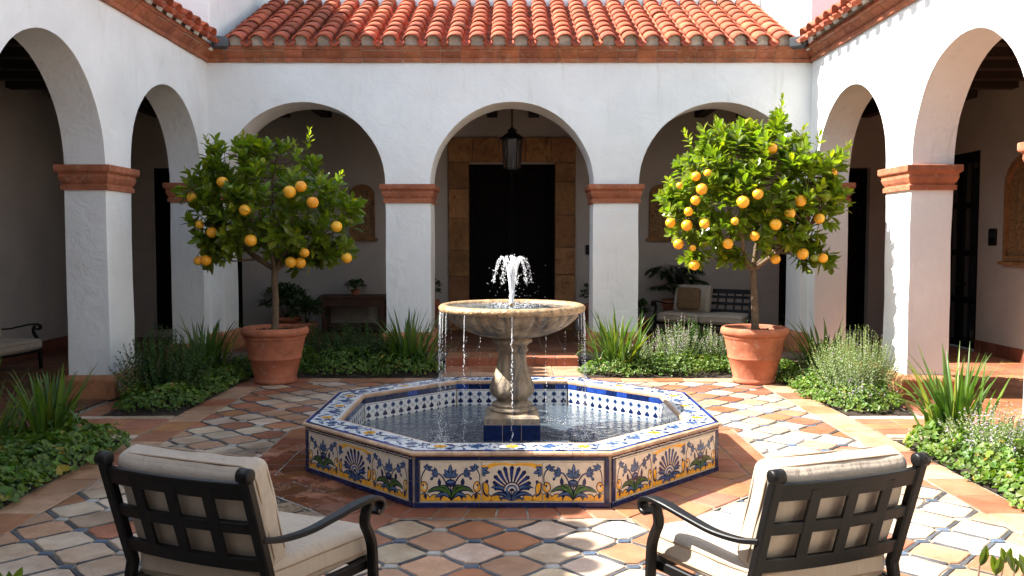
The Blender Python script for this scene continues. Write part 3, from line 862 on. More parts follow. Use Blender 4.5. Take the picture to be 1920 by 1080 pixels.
# ------------------------------------------------------------------ fountain
def strip2(pts, w0, w1, taper='lin'):
    """2D ribbon as list of quads"""
    n = len(pts) - 1; L = []; Rr = []
    for i, p in enumerate(pts):
        t = (pts[min(i + 1, n)] - pts[max(i - 1, 0)]); t = t.normalized() if t.length > 1e-9 else Vector((1, 0))
        nn = Vector((-t.y, t.x)); f = i / n
        if taper == 'leaf': w = (1.18 * w0 * math.sin(PI * min(1, f * .96 + .04)) ** .7)
        elif taper == 'petal': w = w0 + (w1 - w0) * f if f < .85 else w1 * math.sqrt(max(0, 1 - ((f - .85) / .15) ** 2))
        else: w = w0 + (w1 - w0) * f
        w = max(w, .0015)
        L.append(p + nn * w / 2); Rr.append(p - nn * w / 2)
    return [[Rr[i], Rr[i + 1], L[i + 1], L[i]] for i in range(n)]
def v2(p): return Vector((p[0], p[1]))
def bez2(a, b, c, n=9):
    a, b, c = v2(a), v2(b), v2(c)
    return [a * (1 - t) ** 2 + b * 2 * t * (1 - t) + c * t * t for t in [i / n for i in range(n + 1)]]
def ell(c, rx, ry, n=14, a0=0, a1=2 * PI):
    return [[v2((c[0] + rx * math.cos(a0 + (a1 - a0) * k / n), c[1] + ry * math.sin(a0 + (a1 - a0) * k / n))) for k in range(n + (0 if a1 - a0 > 6.2 else 1))]]
# shapes: (layer, material key, polys)
def flower_tile():
    S = []; cx = .75
    def both(fn):
        for s in (1, -1): fn(s)
    X = lambda s, x: cx + s * (x - cx)
    def add(l, m, polys): S.append((l, m, polys))
    for (x, rr) in ((.10, .15), (.36, .13), (.62, .11)):
        both(lambda s: (add(1, 'navy', ell((X(s, x), .012), rr + .022, rr + .045, 12, 0, PI)), add(2, 'yellow', ell((X(s, x), .012), rr, rr + .02, 12, 0, PI))))
    def side(s):
        add(1, 'navy', ell((X(s, .10), .36), .105, .155)); add(2, 'yellow', ell((X(s, .10), .36), .085, .13)); add(3, 'cream', ell((X(s, .12), .36), .04, .07)); add(4, 'navy', ell((X(s, .09), .40), .022, .035))
        # long ferny leaves
        for (b, c, w, m) in (((.52, .52), (.17, .20), .11, 'green'), ((.60, .30), (.36, .07), .08, 'blue'), ((.66, .5), (.42, .36), .07, 'green')):
            p = bez2((cx - .01 * s * 0, .04), (X(s, b[0]), b[1]), (X(s, c[0]), c[1]))
            add(3, 'navy', strip2(p, w + .03, 0, 'leaf')); add(4, m, strip2(p, w * .62, 0, 'leaf'))
        # volute stem up and over, with a drooping flower
        p = bez2((X(s, .71), .25), (X(s, .50), .98), (X(s, .27), .58)); add(3, 'navy', strip2(p, .028, .05)); add(4, 'blue', strip2(p[4:], .01, .03))
        add(3, 'navy', ell((X(s, .27), .58), .035, .04))
        p = bez2((X(s, .40), .74), (X(s, .36), .84), (X(s, .28), .86))
        for ang, ln in ((150, .20), (185, .17), (115, .18), (220, .13)):
            a = R(ang if s > 0 else 180 - ang); c0 = v2((X(s, .42), .72)); c1 = c0 + v2((math.cos(a), math.sin(a))) * ln
            m = (c0 + c1) / 2 + v2((-math.sin(a), math.cos(a))) * .02 * s
            add(4, 'navy', strip2(bez2(c0, m, c1, 5), .075, 0, 'leaf')); add(5, 'blue', strip2(bez2(c0, m, c1, 5), .03, 0, 'leaf'))
        add(3, 'navy', strip2([v2((X(s, .47), .38)), v2((X(s, .465), .47)), v2((X(s, .46), .53)), v2((X(s, .45), .62))], .085, 0, 'leaf'))
        # corner flower and tall side tendril
        p = bez2((X(s, .05), .40), (X(s, .0), .78), (X(s, .20), .88)); add(3, 'navy', strip2(p, .02, .035))
        for ang, ln in ((20, .17), (75, .14), (-25, .15), (125, .10)):
            a = R(ang if s > 0 else 180 - ang); c0 = v2((X(s, .14), .84)); c1 = c0 + v2((math.cos(a), math.sin(a))) * ln
            add(4, 'navy', strip2([c0, c0 + (c1 - c0) * .33, c0 + (c1 - c0) * .66, c1], .07, 0, 'leaf')); add(5, 'blue', strip2([c0, c0 + (c1 - c0) * .33, c0 + (c1 - c0) * .66, c1], .025, 0, 'leaf'))
        for ang in (200, 240, 160, 120):
            a = R(ang if s > 0 else 180 - ang); c0 = v2((X(s, .16), .13)); c1 = c0 + v2((math.cos(a), math.sin(a))) * .11
            add(4, 'navy', strip2([c0, (c0 + c1) / 2, c1], .04, 0, 'leaf'))
        add(4, 'navy', ell((X(s, .52), .10), .03, .035))
    both(side)
    add(3, 'navy', strip2([v2((cx, .0)), v2((cx, .45))], .035, .025)); add(4, 'navy', ell((cx, .46), .14, .11)); add(5, 'blue', ell((cx, .49), .09, .03)); add(4, 'navy', strip2([v2((cx, .5)), v2((cx, .66))], .03, .03))
    for ang, ln in ((90, .36), (58, .27), (122, .27), (30, .22), (150, .22)):
        a = R(ang); c0 = v2((cx, .60)); c1 = c0 + v2((math.cos(a), math.sin(a))) * ln
        pp = [c0 + (c1 - c0) * (i / 5) for i in range(6)]
        add(4, 'navy', strip2(pp, .09, 0, 'leaf')); add(5, 'blue', strip2(pp, .045, 0, 'leaf'))
    return S
def shell_tile():
    S = []; cx = .75; c = v2((cx, .27))
    def add(l, m, polys): S.append((l, m, polys))
    for s in (1, -1):
        X = lambda x: cx + s * (x - cx)
        for (x, rr) in ((.08, .17), (.34, .13), (.60, .09)):
            add(1, 'navy', ell((X(x), .012), rr + .022, rr + .045, 12, 0, PI)); add(2, 'yellow', ell((X(x), .012), rr, rr + .02, 12, 0, PI))
        # yellow arched ribbon over the shell
        p = bez2((X(.02), .80), (X(.30), 1.02), (X(.75), .955)); add(1, 'yellow', strip2(p, .13, .05))
        add(2, 'yellow', ell((X(.05), .86), .07, .10)); add(2, 'yellow', ell((X(.08), .32), .08, .16)); add(1, 'navy', ell((X(.08), .32), .10, .185))
        for ang, ln in ((-20, .24), (-60, .2), (25, .2), (70, .12)):
            a = R(ang if s > 0 else 180 - ang); c0 = v2((X(.0), .80)); c1 = c0 + v2((math.cos(a), math.sin(a))) * ln
            add(4, 'navy', strip2([c0 + (c1 - c0) * (i / 4) for i in range(5)], .09, 0, 'leaf')); add(5, 'blue', strip2([c0 + (c1 - c0) * (i / 4) for i in range(5)], .04, 0, 'leaf'))
        for (b, e, w) in (((.60, .46), (.20, .34), .12), ((.55, .30), (.20, .13), .10), ((.64, .14), (.40, .05), .06), ((.67, .36), (.40, .40), .06)):
            p = bez2((cx, .03), (X(b[0]), b[1]), (X(e[0]), e[1])); add(3, 'navy', strip2(p, w, 0, 'leaf')); add(4, 'blue', strip2(p, w * .3, 0, 'leaf'))
        p = bez2((X(.16), .14), (X(.0), .2), (X(.03), .48)); add(3, 'navy', strip2(p, .05, .03)); add(3, 'navy', ell((X(.13), .5), .04, .05))
    for k in range(11):
        a = R(8 + 164 * k / 10); ln = .44 + .24 * math.sin(a) ** 1.2
        d = v2((math.cos(a), math.sin(a))); p = [c + d * (.20 + (ln - .20) * i / 8) for i in range(9)]
        add(3, 'navy', strip2(p, .030, .115, 'petal')); add(4, 'royal', strip2(p[2:7], .012, .035))
    add(4, 'navy', ell((cx, .27), .215, .235, 16, 0, PI)); add(5, 'cream', ell((cx, .27), .185, .205, 16, 0, PI)); add(6, 'blue', ell((cx, .27), .155, .17, 16, 0, PI)); add(7, 'cream', ell((cx, .27), .10, .115, 14, 0, PI)); add(8, 'navy', ell((cx, .27), .065, .075, 12, 0, PI))
    add(5, 'navy', strip2([v2((cx, .0)), v2((cx, .3))], .04, .02))
    return S
FLW, SHL = flower_tile(), shell_tile()
MATS = ['cream', 'navy', 'blue', 'yellow', 'green', 'royal', 'white_tile', 'nosing', 'mortar']
MI = {k: i for i, k in enumerate(MATS)}
ML = [M[k] for k in MATS]
fountain = empty('fountain', (0, FY, 0), label='eight-sided blue tiled fountain with a stone bowl in the middle of the court', cat='fountain')
RZ = .40; WZ = .155; IA = 1.355; OA = 1.603
def face_frame(k):
    an = k * PI / 4 - PI / 2; n = Vector((math.cos(an), math.sin(an), 0)); t = Vector((-n.y, n.x, 0)); return Vector((0, FY, 0)), n, t
mb = MB()      # core wall
for k in range(8):
    C, n, t = face_frame(k)
    a, b = IA, OA - .012
    P = [C + n * a - t * a * T8, C + n * b - t * b * T8, C + n * b + t * b * T8, C + n * a + t * a * T8]
    z0, z1 = -.02, RZ - .012
    P = [Vector((p.x, p.y, z0)) for p in P] + [Vector((p.x, p.y, z1)) for p in P]
    mb.add(P, [(0, 3, 2, 1), (4, 5, 6, 7), (1, 2, 6, 5), (0, 4, 7, 3)])
mb.build('basin_wall', M['mortar'], fountain)
def fbox(mb, C, n, t, u0, u1, z0, z1, d0, d1, bev=.002, inner=False):
    """box on a face: u along, z up, d out along n"""
    P = []
    b = bev
    for (d, o) in ((d0, 0), (d1 - b, 0), (d1, b)):
        for (u, z) in ((u0 + o, z0 + o), (u1 - o, z0 + o), (u1 - o, z1 - o), (u0 + o, z1 - o)):
            P.append(C + n * d + t * u + Vector((0, 0, z)))
    F = [(8, 9, 10, 11)]
    for a in (0, 4):
        for k in range(4):
            j = (k + 1) % 4; F.append((a + k, a + j, a + 4 + j, a + 4 + k))
    if inner: F = [tuple(reversed(f)) for f in F]
    mb.add(P, F)
r = random.Random(41)
for k in range(8):
    C, n, t = face_frame(k); D = OA - .012; hs = D * T8
    mb = MB()
    g = .0025
    # base strip
    N = 6
    mb.mi = MI['navy']
    for q in range(N):
        u0 = -hs + 2 * hs * q / N; fbox(mb, C, n, t, u0 + g, u0 + 2 * hs / N - g, .018, .052, D, OA + .002)
    # corner strips (inset a hair so neighbouring faces do not meet in one plane)
    for s in (-1, 1):
        for (za, zb) in ((.057, .195), (.20, .342)):
            a, b = sorted((s * (hs - .010), s * (hs - .038))); fbox(mb, C, n, t, a, b, za, zb, D, OA)
    mb.mi = MI['cream']
    fbox(mb, C, n, t, -hs + .043, hs - .043, .0545, .0605, D, OA - .001, .001); fbox(mb, C, n, t, -hs + .043, hs - .043, .329, .337, D, OA - .001, .001)
    # top band: dark tiles flecked with pale
    N = 3 if k % 2 == 0 else 5
    for q in range(N):
        u0 = -hs + .0 + (2 * hs) * q / N; mb.mi = MI['navy']
        fbox(mb, C, n, t, u0 + g + (.012 if q == 0 else 0), u0 + 2 * hs / N - g - (.012 if q == N - 1 else 0), .341, .364, D, OA + .001)
        mb.mi = MI['cream']
        if k % 2:
            w = 2 * hs / N
            for e in range(16):
                uu = u0 + w * (e + .7) / 16.5; zz = .3525 + r.uniform(-.003, .003); a = r.uniform(0, PI)
                fbox(mb, C, n, t, uu - .006, uu + .006, zz - .0035, zz + .0035, OA, OA + .0022, .0005)
    # three picture tiles
    x0 = -hs + .046; wt = (2 * hs - .092) / 3; z0, z1 = .064, .3265; ht = z1 - z0
    for q in range(3):
        mb.mi = MI['cream']; ua = x0 + wt * q; fbox(mb, C, n, t, ua + .0015, ua + wt - .0015, z0, z1, D, OA, .0015)
        S = SHL if q == 1 else FLW
        for (ly, mk, polys) in S:
            mb.mi = MI[mk]
            for pl in polys:
                pts = []
                for p in pl:
                    wv = noise.noise_vector(Vector((p.x * 2.3, p.y * 2.3, k * 5.1 + q * 1.7))) * .035
                    px = min(1.485, max(.015, p.x + wv.x)); py = min(.985, max(.012, p.y + wv.y * (1 if p.y > .03 else 0)))
                    if q == 2: px = 1.5 - px
                    pts.append(C + n * (OA + .0003 + ly * .00035) + t * (ua + px / 1.5 * wt) + Vector((0, 0, z0 + py * ht)))
                if q == 2: pts.reverse()
                mb.poly(pts)
    mb.build('tile_panel', ML, fountain, smooth=False)
    # inner face: navy squares above, patterned tiles below
    mb = MB(); D = IA; hi = IA * T8; nn = -n
    N = 9; w = 2 * hi / N
    for q in range(N):
        u0 = -hi + q * w; mb.mi = MI['royal'] if r.random() < .4 else MI['navy']
        fbox(mb, C, n, t, u0 + .003, u0 + w - .003, .318, .366, D, D - .008, -.0015)
    N = 12; w = 2 * hi / N
    for q in range(N):
        u0 = -hi + q * w; mb.mi = MI['white_tile']; e = .012 if q in (0, N - 1) else .0015
        fbox(mb, C, n, t, u0 + (e if q == 0 else .0015), u0 + w - (e if q == N - 1 else .0015), .02, .312, D, D - .008, -.001)
        o = C + n * (D - .0085) + t * (u0 + w / 2)
        def P3(x, z, ly=0): return o - n * (.0004 * ly) + t * x + Vector((0, 0, z))
        def pl(mk, pts, ly): mb.mi = MI[mk]; mb.poly([P3(x, z, ly) for x, z in pts])
        W2 = w * .30
        for zc, kind in ((.268, 1), (.205, 0), (.145, 1)):
            if kind: pts = [(0, zc + .028), (-W2 * .6, zc + .016), (-W2, zc - .002), (-W2 * .5, zc - .014), (0, zc - .03), (W2 * .5, zc - .014), (W2, zc - .002), (W2 * .6, zc + .016)]
            else: pts = [(0, zc + .032), (-W2 * .35, zc + .012), (-W2 * 1.05, zc - .008), (-W2 * .8, zc - .024), (0, zc - .028), (W2 * .8, zc - .024), (W2 * 1.05, zc - .008), (W2 * .35, zc + .012)]
            pl('navy' if kind == 0 else 'blue', pts, 2)
            if kind: pl('navy', [(x * .55, zc + (z - zc) * .55) for x, z in pts], 3)
        for s in (-1, 1):
            pl('blue', [(s * w * .5, .236), (s * w * .5, .240), (s * w * .12, .240 + .02), (s * w * .12, .256)], 1)
            pl('blue', [(s * w * .5, .236), (s * w * .5, .232), (s * w * .12, .212), (s * w * .12, .216)], 1)
        pl('blue', [(-w * .5, .300), (w * .5, .300), (w * .5, .304), (-w * .5, .304)], 1)
    mb.build('inner_tiles', ML, fountain, smooth=False)
# rim: clay nosing outside, glazed tiles on top
for k in range(8):
    C, n, t = face_frame(k)
    mb = MB(); mb.mi = MI['nosing']
    prof = [(OA - .02, .367), (OA + .004, .367), (OA + .016, .373), (OA + .022, .384), (OA + .018, .395), (OA + .006, RZ + .001), (OA - .03, RZ + .0015)]
    N = 5
    for q in range(N):
        f0 = -1 + 2 * q / N; f1 = f0 + 2 / N; g0 = .0018 if q else 0; g1 = .0018 if q < N - 1 else 0
        P = [C + n * a + t * (f0 * a * T8 + g0) + Vector((0, 0, z)) for a, z in prof] + [C + n * a + t * (f1 * a * T8 - g1) + Vector((0, 0, z)) for a, z in prof]
        L = len(prof); mb.sm = False
        mb.add(P, [(i, i + 1, L + i + 1, L + i)[::-1] for i in range(L - 1)])
    # inner clay edge
    prof = [(IA + .012, RZ + .001), (IA - .008, RZ - .001), (IA - .012, .385), (IA - .010, .368), (IA + .01, .3675)]
    P = [C + n * a - t * (a * T8) + Vector((0, 0, z)) for a, z in prof] + [C + n * a + t * (a * T8) + Vector((0, 0, z)) for a, z in prof]
    L = len(prof); mb.add(P, [(i, i + 1, L + i + 1, L + i)[::-1] for i in range(L - 1)])
    # white tile ground
    mb.mi = MI['white_tile']; a, b = IA + .012, OA - .032; N = 5
    for q in range(N):
        f0 = -1 + 2 * q / N; f1 = f0 + 2 / N; g = .0012; z = RZ + .001 + r.uniform(-.0006, .0006)
        mb.poly([C + n * a + t * (f0 * a * T8 + g) + Vector((0, 0, z)), C + n * b + t * (f0 * b * T8 + g) + Vector((0, 0, z)), C + n * b + t * (f1 * b * T8 - g) + Vector((0, 0, z)), C + n * a + t * (f1 * a * T8 - g) + Vector((0, 0, z))])
    mb.mi = MI['royal']; N = 14
    for q in range(N):
        f0 = -1 + 2 * q / N; f1 = f0 + 2 / N; g = .0018; a2, b2 = OA - .031, OA - .002; z = RZ + .0035
        mb.mi = MI['royal'] if r.random() < .7 else MI['navy']
        mb.poly([C + n * a2 + t * (f0 * a2 * T8 + g) + Vector((0, 0, z)), C + n * b2 + t * (f0 * b2 * T8 + g) + Vector((0, 0, z)), C + n * b2 + t * (f1 * b2 * T8 - g) + Vector((0, 0, z)), C + n * a2 + t * (f1 * a2 * T8 - g) + Vector((0, 0, z))])
    # painted scrolls: mirrored leaf strokes round a flower in each tile
    wt = 2 * (IA + .05) * T8 / 5; mid = (a + b) / 2; ZS = RZ + .0028
    def put(mk, polys, uc, sx, ly):
        mb.mi = MI[mk]
        for p in polys:
            q = [C + n * (mid + v.y) + t * (uc + sx * v.x) + Vector((0, 0, ZS + .0003 * ly)) for v in p]
            if sx > 0: q.reverse()
            mb.poly(q)
    rr = random.Random(55)
    for q in range(5):
        uc = (q - 2) * wt * 1.05
        rr.seed(70 + (q % 2))
        H = (b - a) / 2
        for s in (-1, 1):
            for e in range(9):
                x = rr.uniform(.1, .52) * wt; y = rr.uniform(-.85, .85) * H; an2 = rr.uniform(0, 2 * PI); ln = rr.uniform(.035, .075)
                d = v2((math.cos(an2), math.sin(an2))) * ln; bn = v2((-d.y, d.x)) * rr.uniform(-.8, .8)
                p0 = v2((x, y)); p1 = p0 + d
                if abs(p1.y) > H * .97 or abs(p1.x) > wt * .55: continue
                put('blue' if rr.random() < .45 else ('royal' if rr.random() < .6 else 'navy'), strip2(bez2(p0, (p0 + p1) / 2 + bn, p1, 5), rr.uniform(.011, .02), 0, 'leaf'), uc, s, 1 + e % 3)
            put('blue', strip2(bez2((.02, -.8 * H), (.6 * wt, -.4 * H), (.3 * wt, .75 * H), 8), .004, .008), uc, s, 1)
        fl = 'yellow' if q % 2 == 0 and k % 2 == 0 or q == 2 else 'blue'
        for e in range(6):
            d = v2((math.cos(e * PI / 3 + .3), math.sin(e * PI / 3 + .3)))
            put(fl, strip2([d * .008, d * .025, d * .042, d * .05], .026, 0, 'leaf'), uc, 1, 4)
        put('navy', ell((0, 0), .011, .011, 8), uc, 1, 6)
    mb.build('rim', ML, fountain)
# pool floor
mb = MB(); mb.poly([Vector((0, FY, .02)) + face_frame(k)[1] * (IA / math.cos(PI / 8)) * 1 for k in range(8)]) if False else None
P = []
for k in range(8):
    an = k * PI / 4 - PI / 2 + PI / 8; rad = (IA + .004) / math.cos(PI / 8); P.append((rad * math.cos(an), FY + rad * math.sin(an), .016))
mb = MB(); mb.poly(P); mb.build('pool_floor', M['navy'], fountain)
mb = MB(); N = 90
P = []; F = []
H = IA - .009
def inocta(x, y): return octr(x, y) <= H
rings = 70; seg = 128
P.append((0, FY, WZ))
for i in range(1, rings + 1):
    for s in range(seg):
        a = 2 * PI * s / seg; an = (a + PI / 8) % (PI / 4) - PI / 8
        rad = H / math.cos(an) * i / rings
        x = rad * math.cos(a); y = rad * math.sin(a)
        z = .0035 * noise.noise(Vector((x * 7, y * 11, .3))) + .0022 * noise.noise(Vector((x * 19, y * 26, 1.7)))
        for (sx, sy, am) in SPL if 'SPL' in globals() else ():
            d = math.hypot(x - sx, y - sy)
            if d < .5: z += am * math.cos(d * 62) * math.exp(-d * 8)
        P.append((x, FY + y, WZ + z))
for s in range(seg): F.append((0, 1 + s, 1 + (s + 1) % seg))
for i in range(rings - 1):
    for s in range(seg):
        j = (s + 1) % seg; F.append((1 + i * seg + s, 1 + (i + 1) * seg + s, 1 + (i + 1) * seg + j, 1 + i * seg + j))
mb.sm = True; mb.add(P, F)
pw = mb.build('pool_water', M['water'], None); pw['kind'] = 'structure'
# pedestal
mb = MB(); q = .235
for s in range(4):
    an = s * PI / 2 - PI / 2; n = Vector((math.cos(an), math.sin(an), 0)); t = Vector((-n.y, n.x, 0)); C = Vector((0, FY, 0)); mb.mi = 0
    for i in range(3):
        for (za, zb) in ((.03, .15), (.155, .285)):
            fbox(mb, C, n, t, -q + i * 2 * q / 3 + .003, -q + (i + 1) * 2 * q / 3 - .003, za, zb, q - .01, q)
mb.mi = 1; mb.box((0, FY, .155), (.46, .46, .27))
mb.build('pedestal_block', [M['navy'], M['mortar']], fountain)
mb = MB(); mb.sm = False
mb.ring(-.225, .225, FY - .225, FY + .225, [(0, .287), (.004, .295), (.002, .335), (-.01, .35), (-.03, .362), (-.06, .372)])
mb.sm = True
mb.lathe((0, FY, 0), [(.12, .365), (.185, .366), (.198, .378), (.198, .392), (.186, .402), (.165, .405), (.163, .412), (.172, .42), (.168, .432), (.145, .442), (.13, .452)], 48)
mb.build('pedestal_base', M['stone'], fountain)
def flute(r, z, a):
    k = 1 + .055 * abs(math.cos(a * 6)) ** .8 * min(1, max(0, (z - .47) / .06)) * min(1, max(0, (.87 - z) / .06))
    return r * k * (1 + .012 * noise.noise(Vector((math.cos(a) * 2, math.sin(a) * 2, z * 9))))
prof = [(.128, .445), (.118, .455), (.128, .468), (.152, .485), (.172, .505), (.180, .53), (.181, .555), (.174, .59), (.160, .63), (.145, .67), (.132, .71), (.122, .75), (.116, .80), (.114, .84), (.116, .865), (.134, .872), (.140, .885), (.132, .897), (.120, .905), (.122, .915), (.140, .935), (.160, .945), (.170, .955), (.170, .972), (.150, .985), (.14, 1.0)]
mb = MB(); mb.sm = True; mb.lathe((0, FY, 0), prof, 96, flute); mb.build('baluster', M['stone'], fountain)
def gad(r, z, a):
    if 1.005 < z < 1.205 and r > .2:
        return r * (1 + .045 * (abs(math.cos(a * 14)) ** .7) - .02)
    return r * (1 + .006 * noise.noise(Vector((math.cos(a) * 4, math.sin(a) * 4, z * 9))))
prof = [(.14, .99), (.20, .995), (.26, 1.008), (.33, 1.028), (.40, 1.058), (.46, 1.094), (.51, 1.134), (.545, 1.175), (.562, 1.207), (.575, 1.212)]
mb = MB(); mb.sm = True
mb.lathe((0, FY, 0), prof, 168, gad, cap=True)
bowl = mb.build('bowl', M['stone'], fountain)
prof = [(.562, 1.205), (.595, 1.207), (.612, 1.218), (.619, 1.235), (.616, 1.252), (.603, 1.266), (.582, 1.272), (.560, 1.270), (.543, 1.262), (.533, 1.248), (.520, 1.225), (.47, 1.18), (.35, 1.12), (.1, 1.10)]
def rimw(r, z, a): return r * (1 + .007 * noise.noise(Vector((math.cos(a) * 9, math.sin(a) * 9, z * 30))))
mb = MB(); mb.sm = True; mb.lathe((0, FY, 0), prof, 144, rimw, cap=False); mb.build('bowl_rim', M['rimstone'], bowl)
mb = MB(); mb.sm = True; mb.lathe((0, FY, 0), [(.020, 1.10), (.020, 1.26), (.024, 1.262), (.024, 1.275), (.012, 1.29), (.012, 1.31)], 16); mb.build('nozzle', M['rimstone'], fountain)
P = [(0, FY, 1.248)]; F = []
for i in range(1, 26):
    for s in range(64):
        a = 2 * PI * s / 64; rad = .531 * i / 25; z = .004 * math.cos(rad * 70) * math.exp(-abs(rad - .17) * 5) + .003 * noise.noise(Vector((rad * math.cos(a) * 22, rad * math.sin(a) * 22, 0)))
        P.append((rad * math.cos(a), FY + rad * math.sin(a), 1.248 + (z if i < 25 else 0)))
for s in range(64): F.append((0, 1 + s, 1 + (s + 1) % 64))
for i in range(24):
    for s in range(64):
        j = (s + 1) % 64; F.append((1 + i * 64 + s, 1 + (i + 1) * 64 + s, 1 + (i + 1) * 64 + j, 1 + i * 64 + j))
mb = MB(); mb.sm = True; mb.add(P, F); bw = mb.build('bowl_water', M['water'], None); bw['kind'] = 'structure'
# jet: a bundle of upward streams that arch over, breaking into drops
mb = MB(); mb.sm = True; r = random.Random(5)
def drop(p, rad, st=1.0): mb.ball(p, rad, 6, 4, (1, 1, st))
for k in range(9):
    a = 2 * PI * k / 9 + r.uniform(-.1, .1); top = r.uniform(.375, .405); out = r.uniform(.15, .175)
    pts = []
    for i in range(30):
        f = i / 29; rad = out * f ** 1.15; z = 1.27 + top * (1 - (2 * f * .86 - .86) ** 2) / .9 if False else 1.262 + 4 * top * (f * .86 + .0) * (1 - f * .86 - .0) / 1.0 * 1.0
        if f < .42: zz = z
        pts.append(Vector((rad * math.cos(a), FY + rad * math.sin(a), z)))
    # central rise
    mb.tube(pts[:13], [.011 - .004 * i / 12 + r.uniform(-.001, .0015) for i in range(13)], 6)
    mb.tube(pts[12:20], [.0075 - .004 * i / 7 for i in range(8)], 5)
    for i in range(16, 30):
        for e in range(7):
            f = (i + r.random()) / 29; j = min(28, i); p = pts[j].lerp(pts[min(29, j + 1)], r.random())
            drop(p + Vector((r.gauss(0, .005 + .004 * f), r.gauss(0, .005 + .004 * f), r.gauss(0, .006))), r.uniform(.0014, .0034), r.uniform(1, 2.0))
zc = [1.26 + .40 * i / 20 for i in range(21)]
mb.tube([(r.gauss(0, .0015), FY + r.gauss(0, .0015), z) for z in zc], [.019 + r.uniform(-.004, .004) - .006 * (i / 20) for i in range(21)], 8)
for e in range(260):
    f = r.random(); drop((r.gauss(0, .011), FY + r.gauss(0, .011), 1.28 + .41 * f), r.uniform(.002, .005), r.uniform(1, 2))
for e in range(170):
    a = r.uniform(0, 2 * PI); rad = abs(r.gauss(.16, .05)); drop((rad * math.cos(a), FY + rad * math.sin(a), 1.25 + abs(r.gauss(0, .014))), r.uniform(.0015, .0045))
for e in range(70):
    a = r.uniform(0, 2 * PI); rad = abs(r.gauss(.12, .08)); drop((rad * math.cos(a), FY + rad * math.sin(a), 1.3 + r.uniform(0, .3)), r.uniform(.0012, .0025))
o = mb.build('water_jet', M['splash'], None); tag(o, 'white jet of water arching up from the middle of the stone bowl', 'water jet', kind='stuff')
# curtains of drips from the rim to the pool
mb = MB(); mb.sm = True
ANG = [(-170, 1.1), (-165, .9), (-158, .8), (-151, .9), (-90, 1.1), (-128, 1.0), (-14, 1.0), (-9, 1.1), (-4, .9), (-22, .7), (6, .7), (150, .35), (118, .5), (60, .7), (40, .5), (172, .7), (20, .6), (132, .35)]
for (ad, am) in ANG:
    a = R(ad); x0 = .608 * math.cos(a); y0 = FY + .608 * math.sin(a)
    n = int(80 * am); zt = 1.215
    pts = []
    for i in range(int(14 * am) + 4):
        z = zt - .012 * i; pts.append((x0 * (1 + .001 * i) + r.gauss(0, .0006), y0 + r.gauss(0, .0006), z))
    mb.tube(pts, [.0024 * am ** .5 * r.uniform(.6, 1.3) for _ in pts], 5)
    for i in range(n):
        f = (i + r.random()) / n; z = zt - (zt - WZ) * f ** 1.05; o2 = 1 + .028 * math.sqrt(max(0, (zt - z)))
        sp = .0012 + .006 * f
        drop((x0 * o2 + r.gauss(0, sp), (y0 - FY) * o2 + FY + r.gauss(0, sp), z), r.uniform(.0012, .0034) * (.8 + .3 * am), r.uniform(1.0, 4.0))
    for i in range(int(70 * am)):
        rr2 = abs(r.gauss(0, .07)); b = r.uniform(0, 2 * PI); drop((x0 * 1.03 + rr2 * math.cos(b), FY + (y0 - FY) * 1.03 + rr2 * math.sin(b), WZ + abs(r.gauss(0, .014))), r.uniform(.0012, .0034))
o = mb.build('falling_water', M['splash'], None); tag(o, 'thin strands of drops falling from the stone bowl rim into the blue pool', 'falling water', kind='stuff')
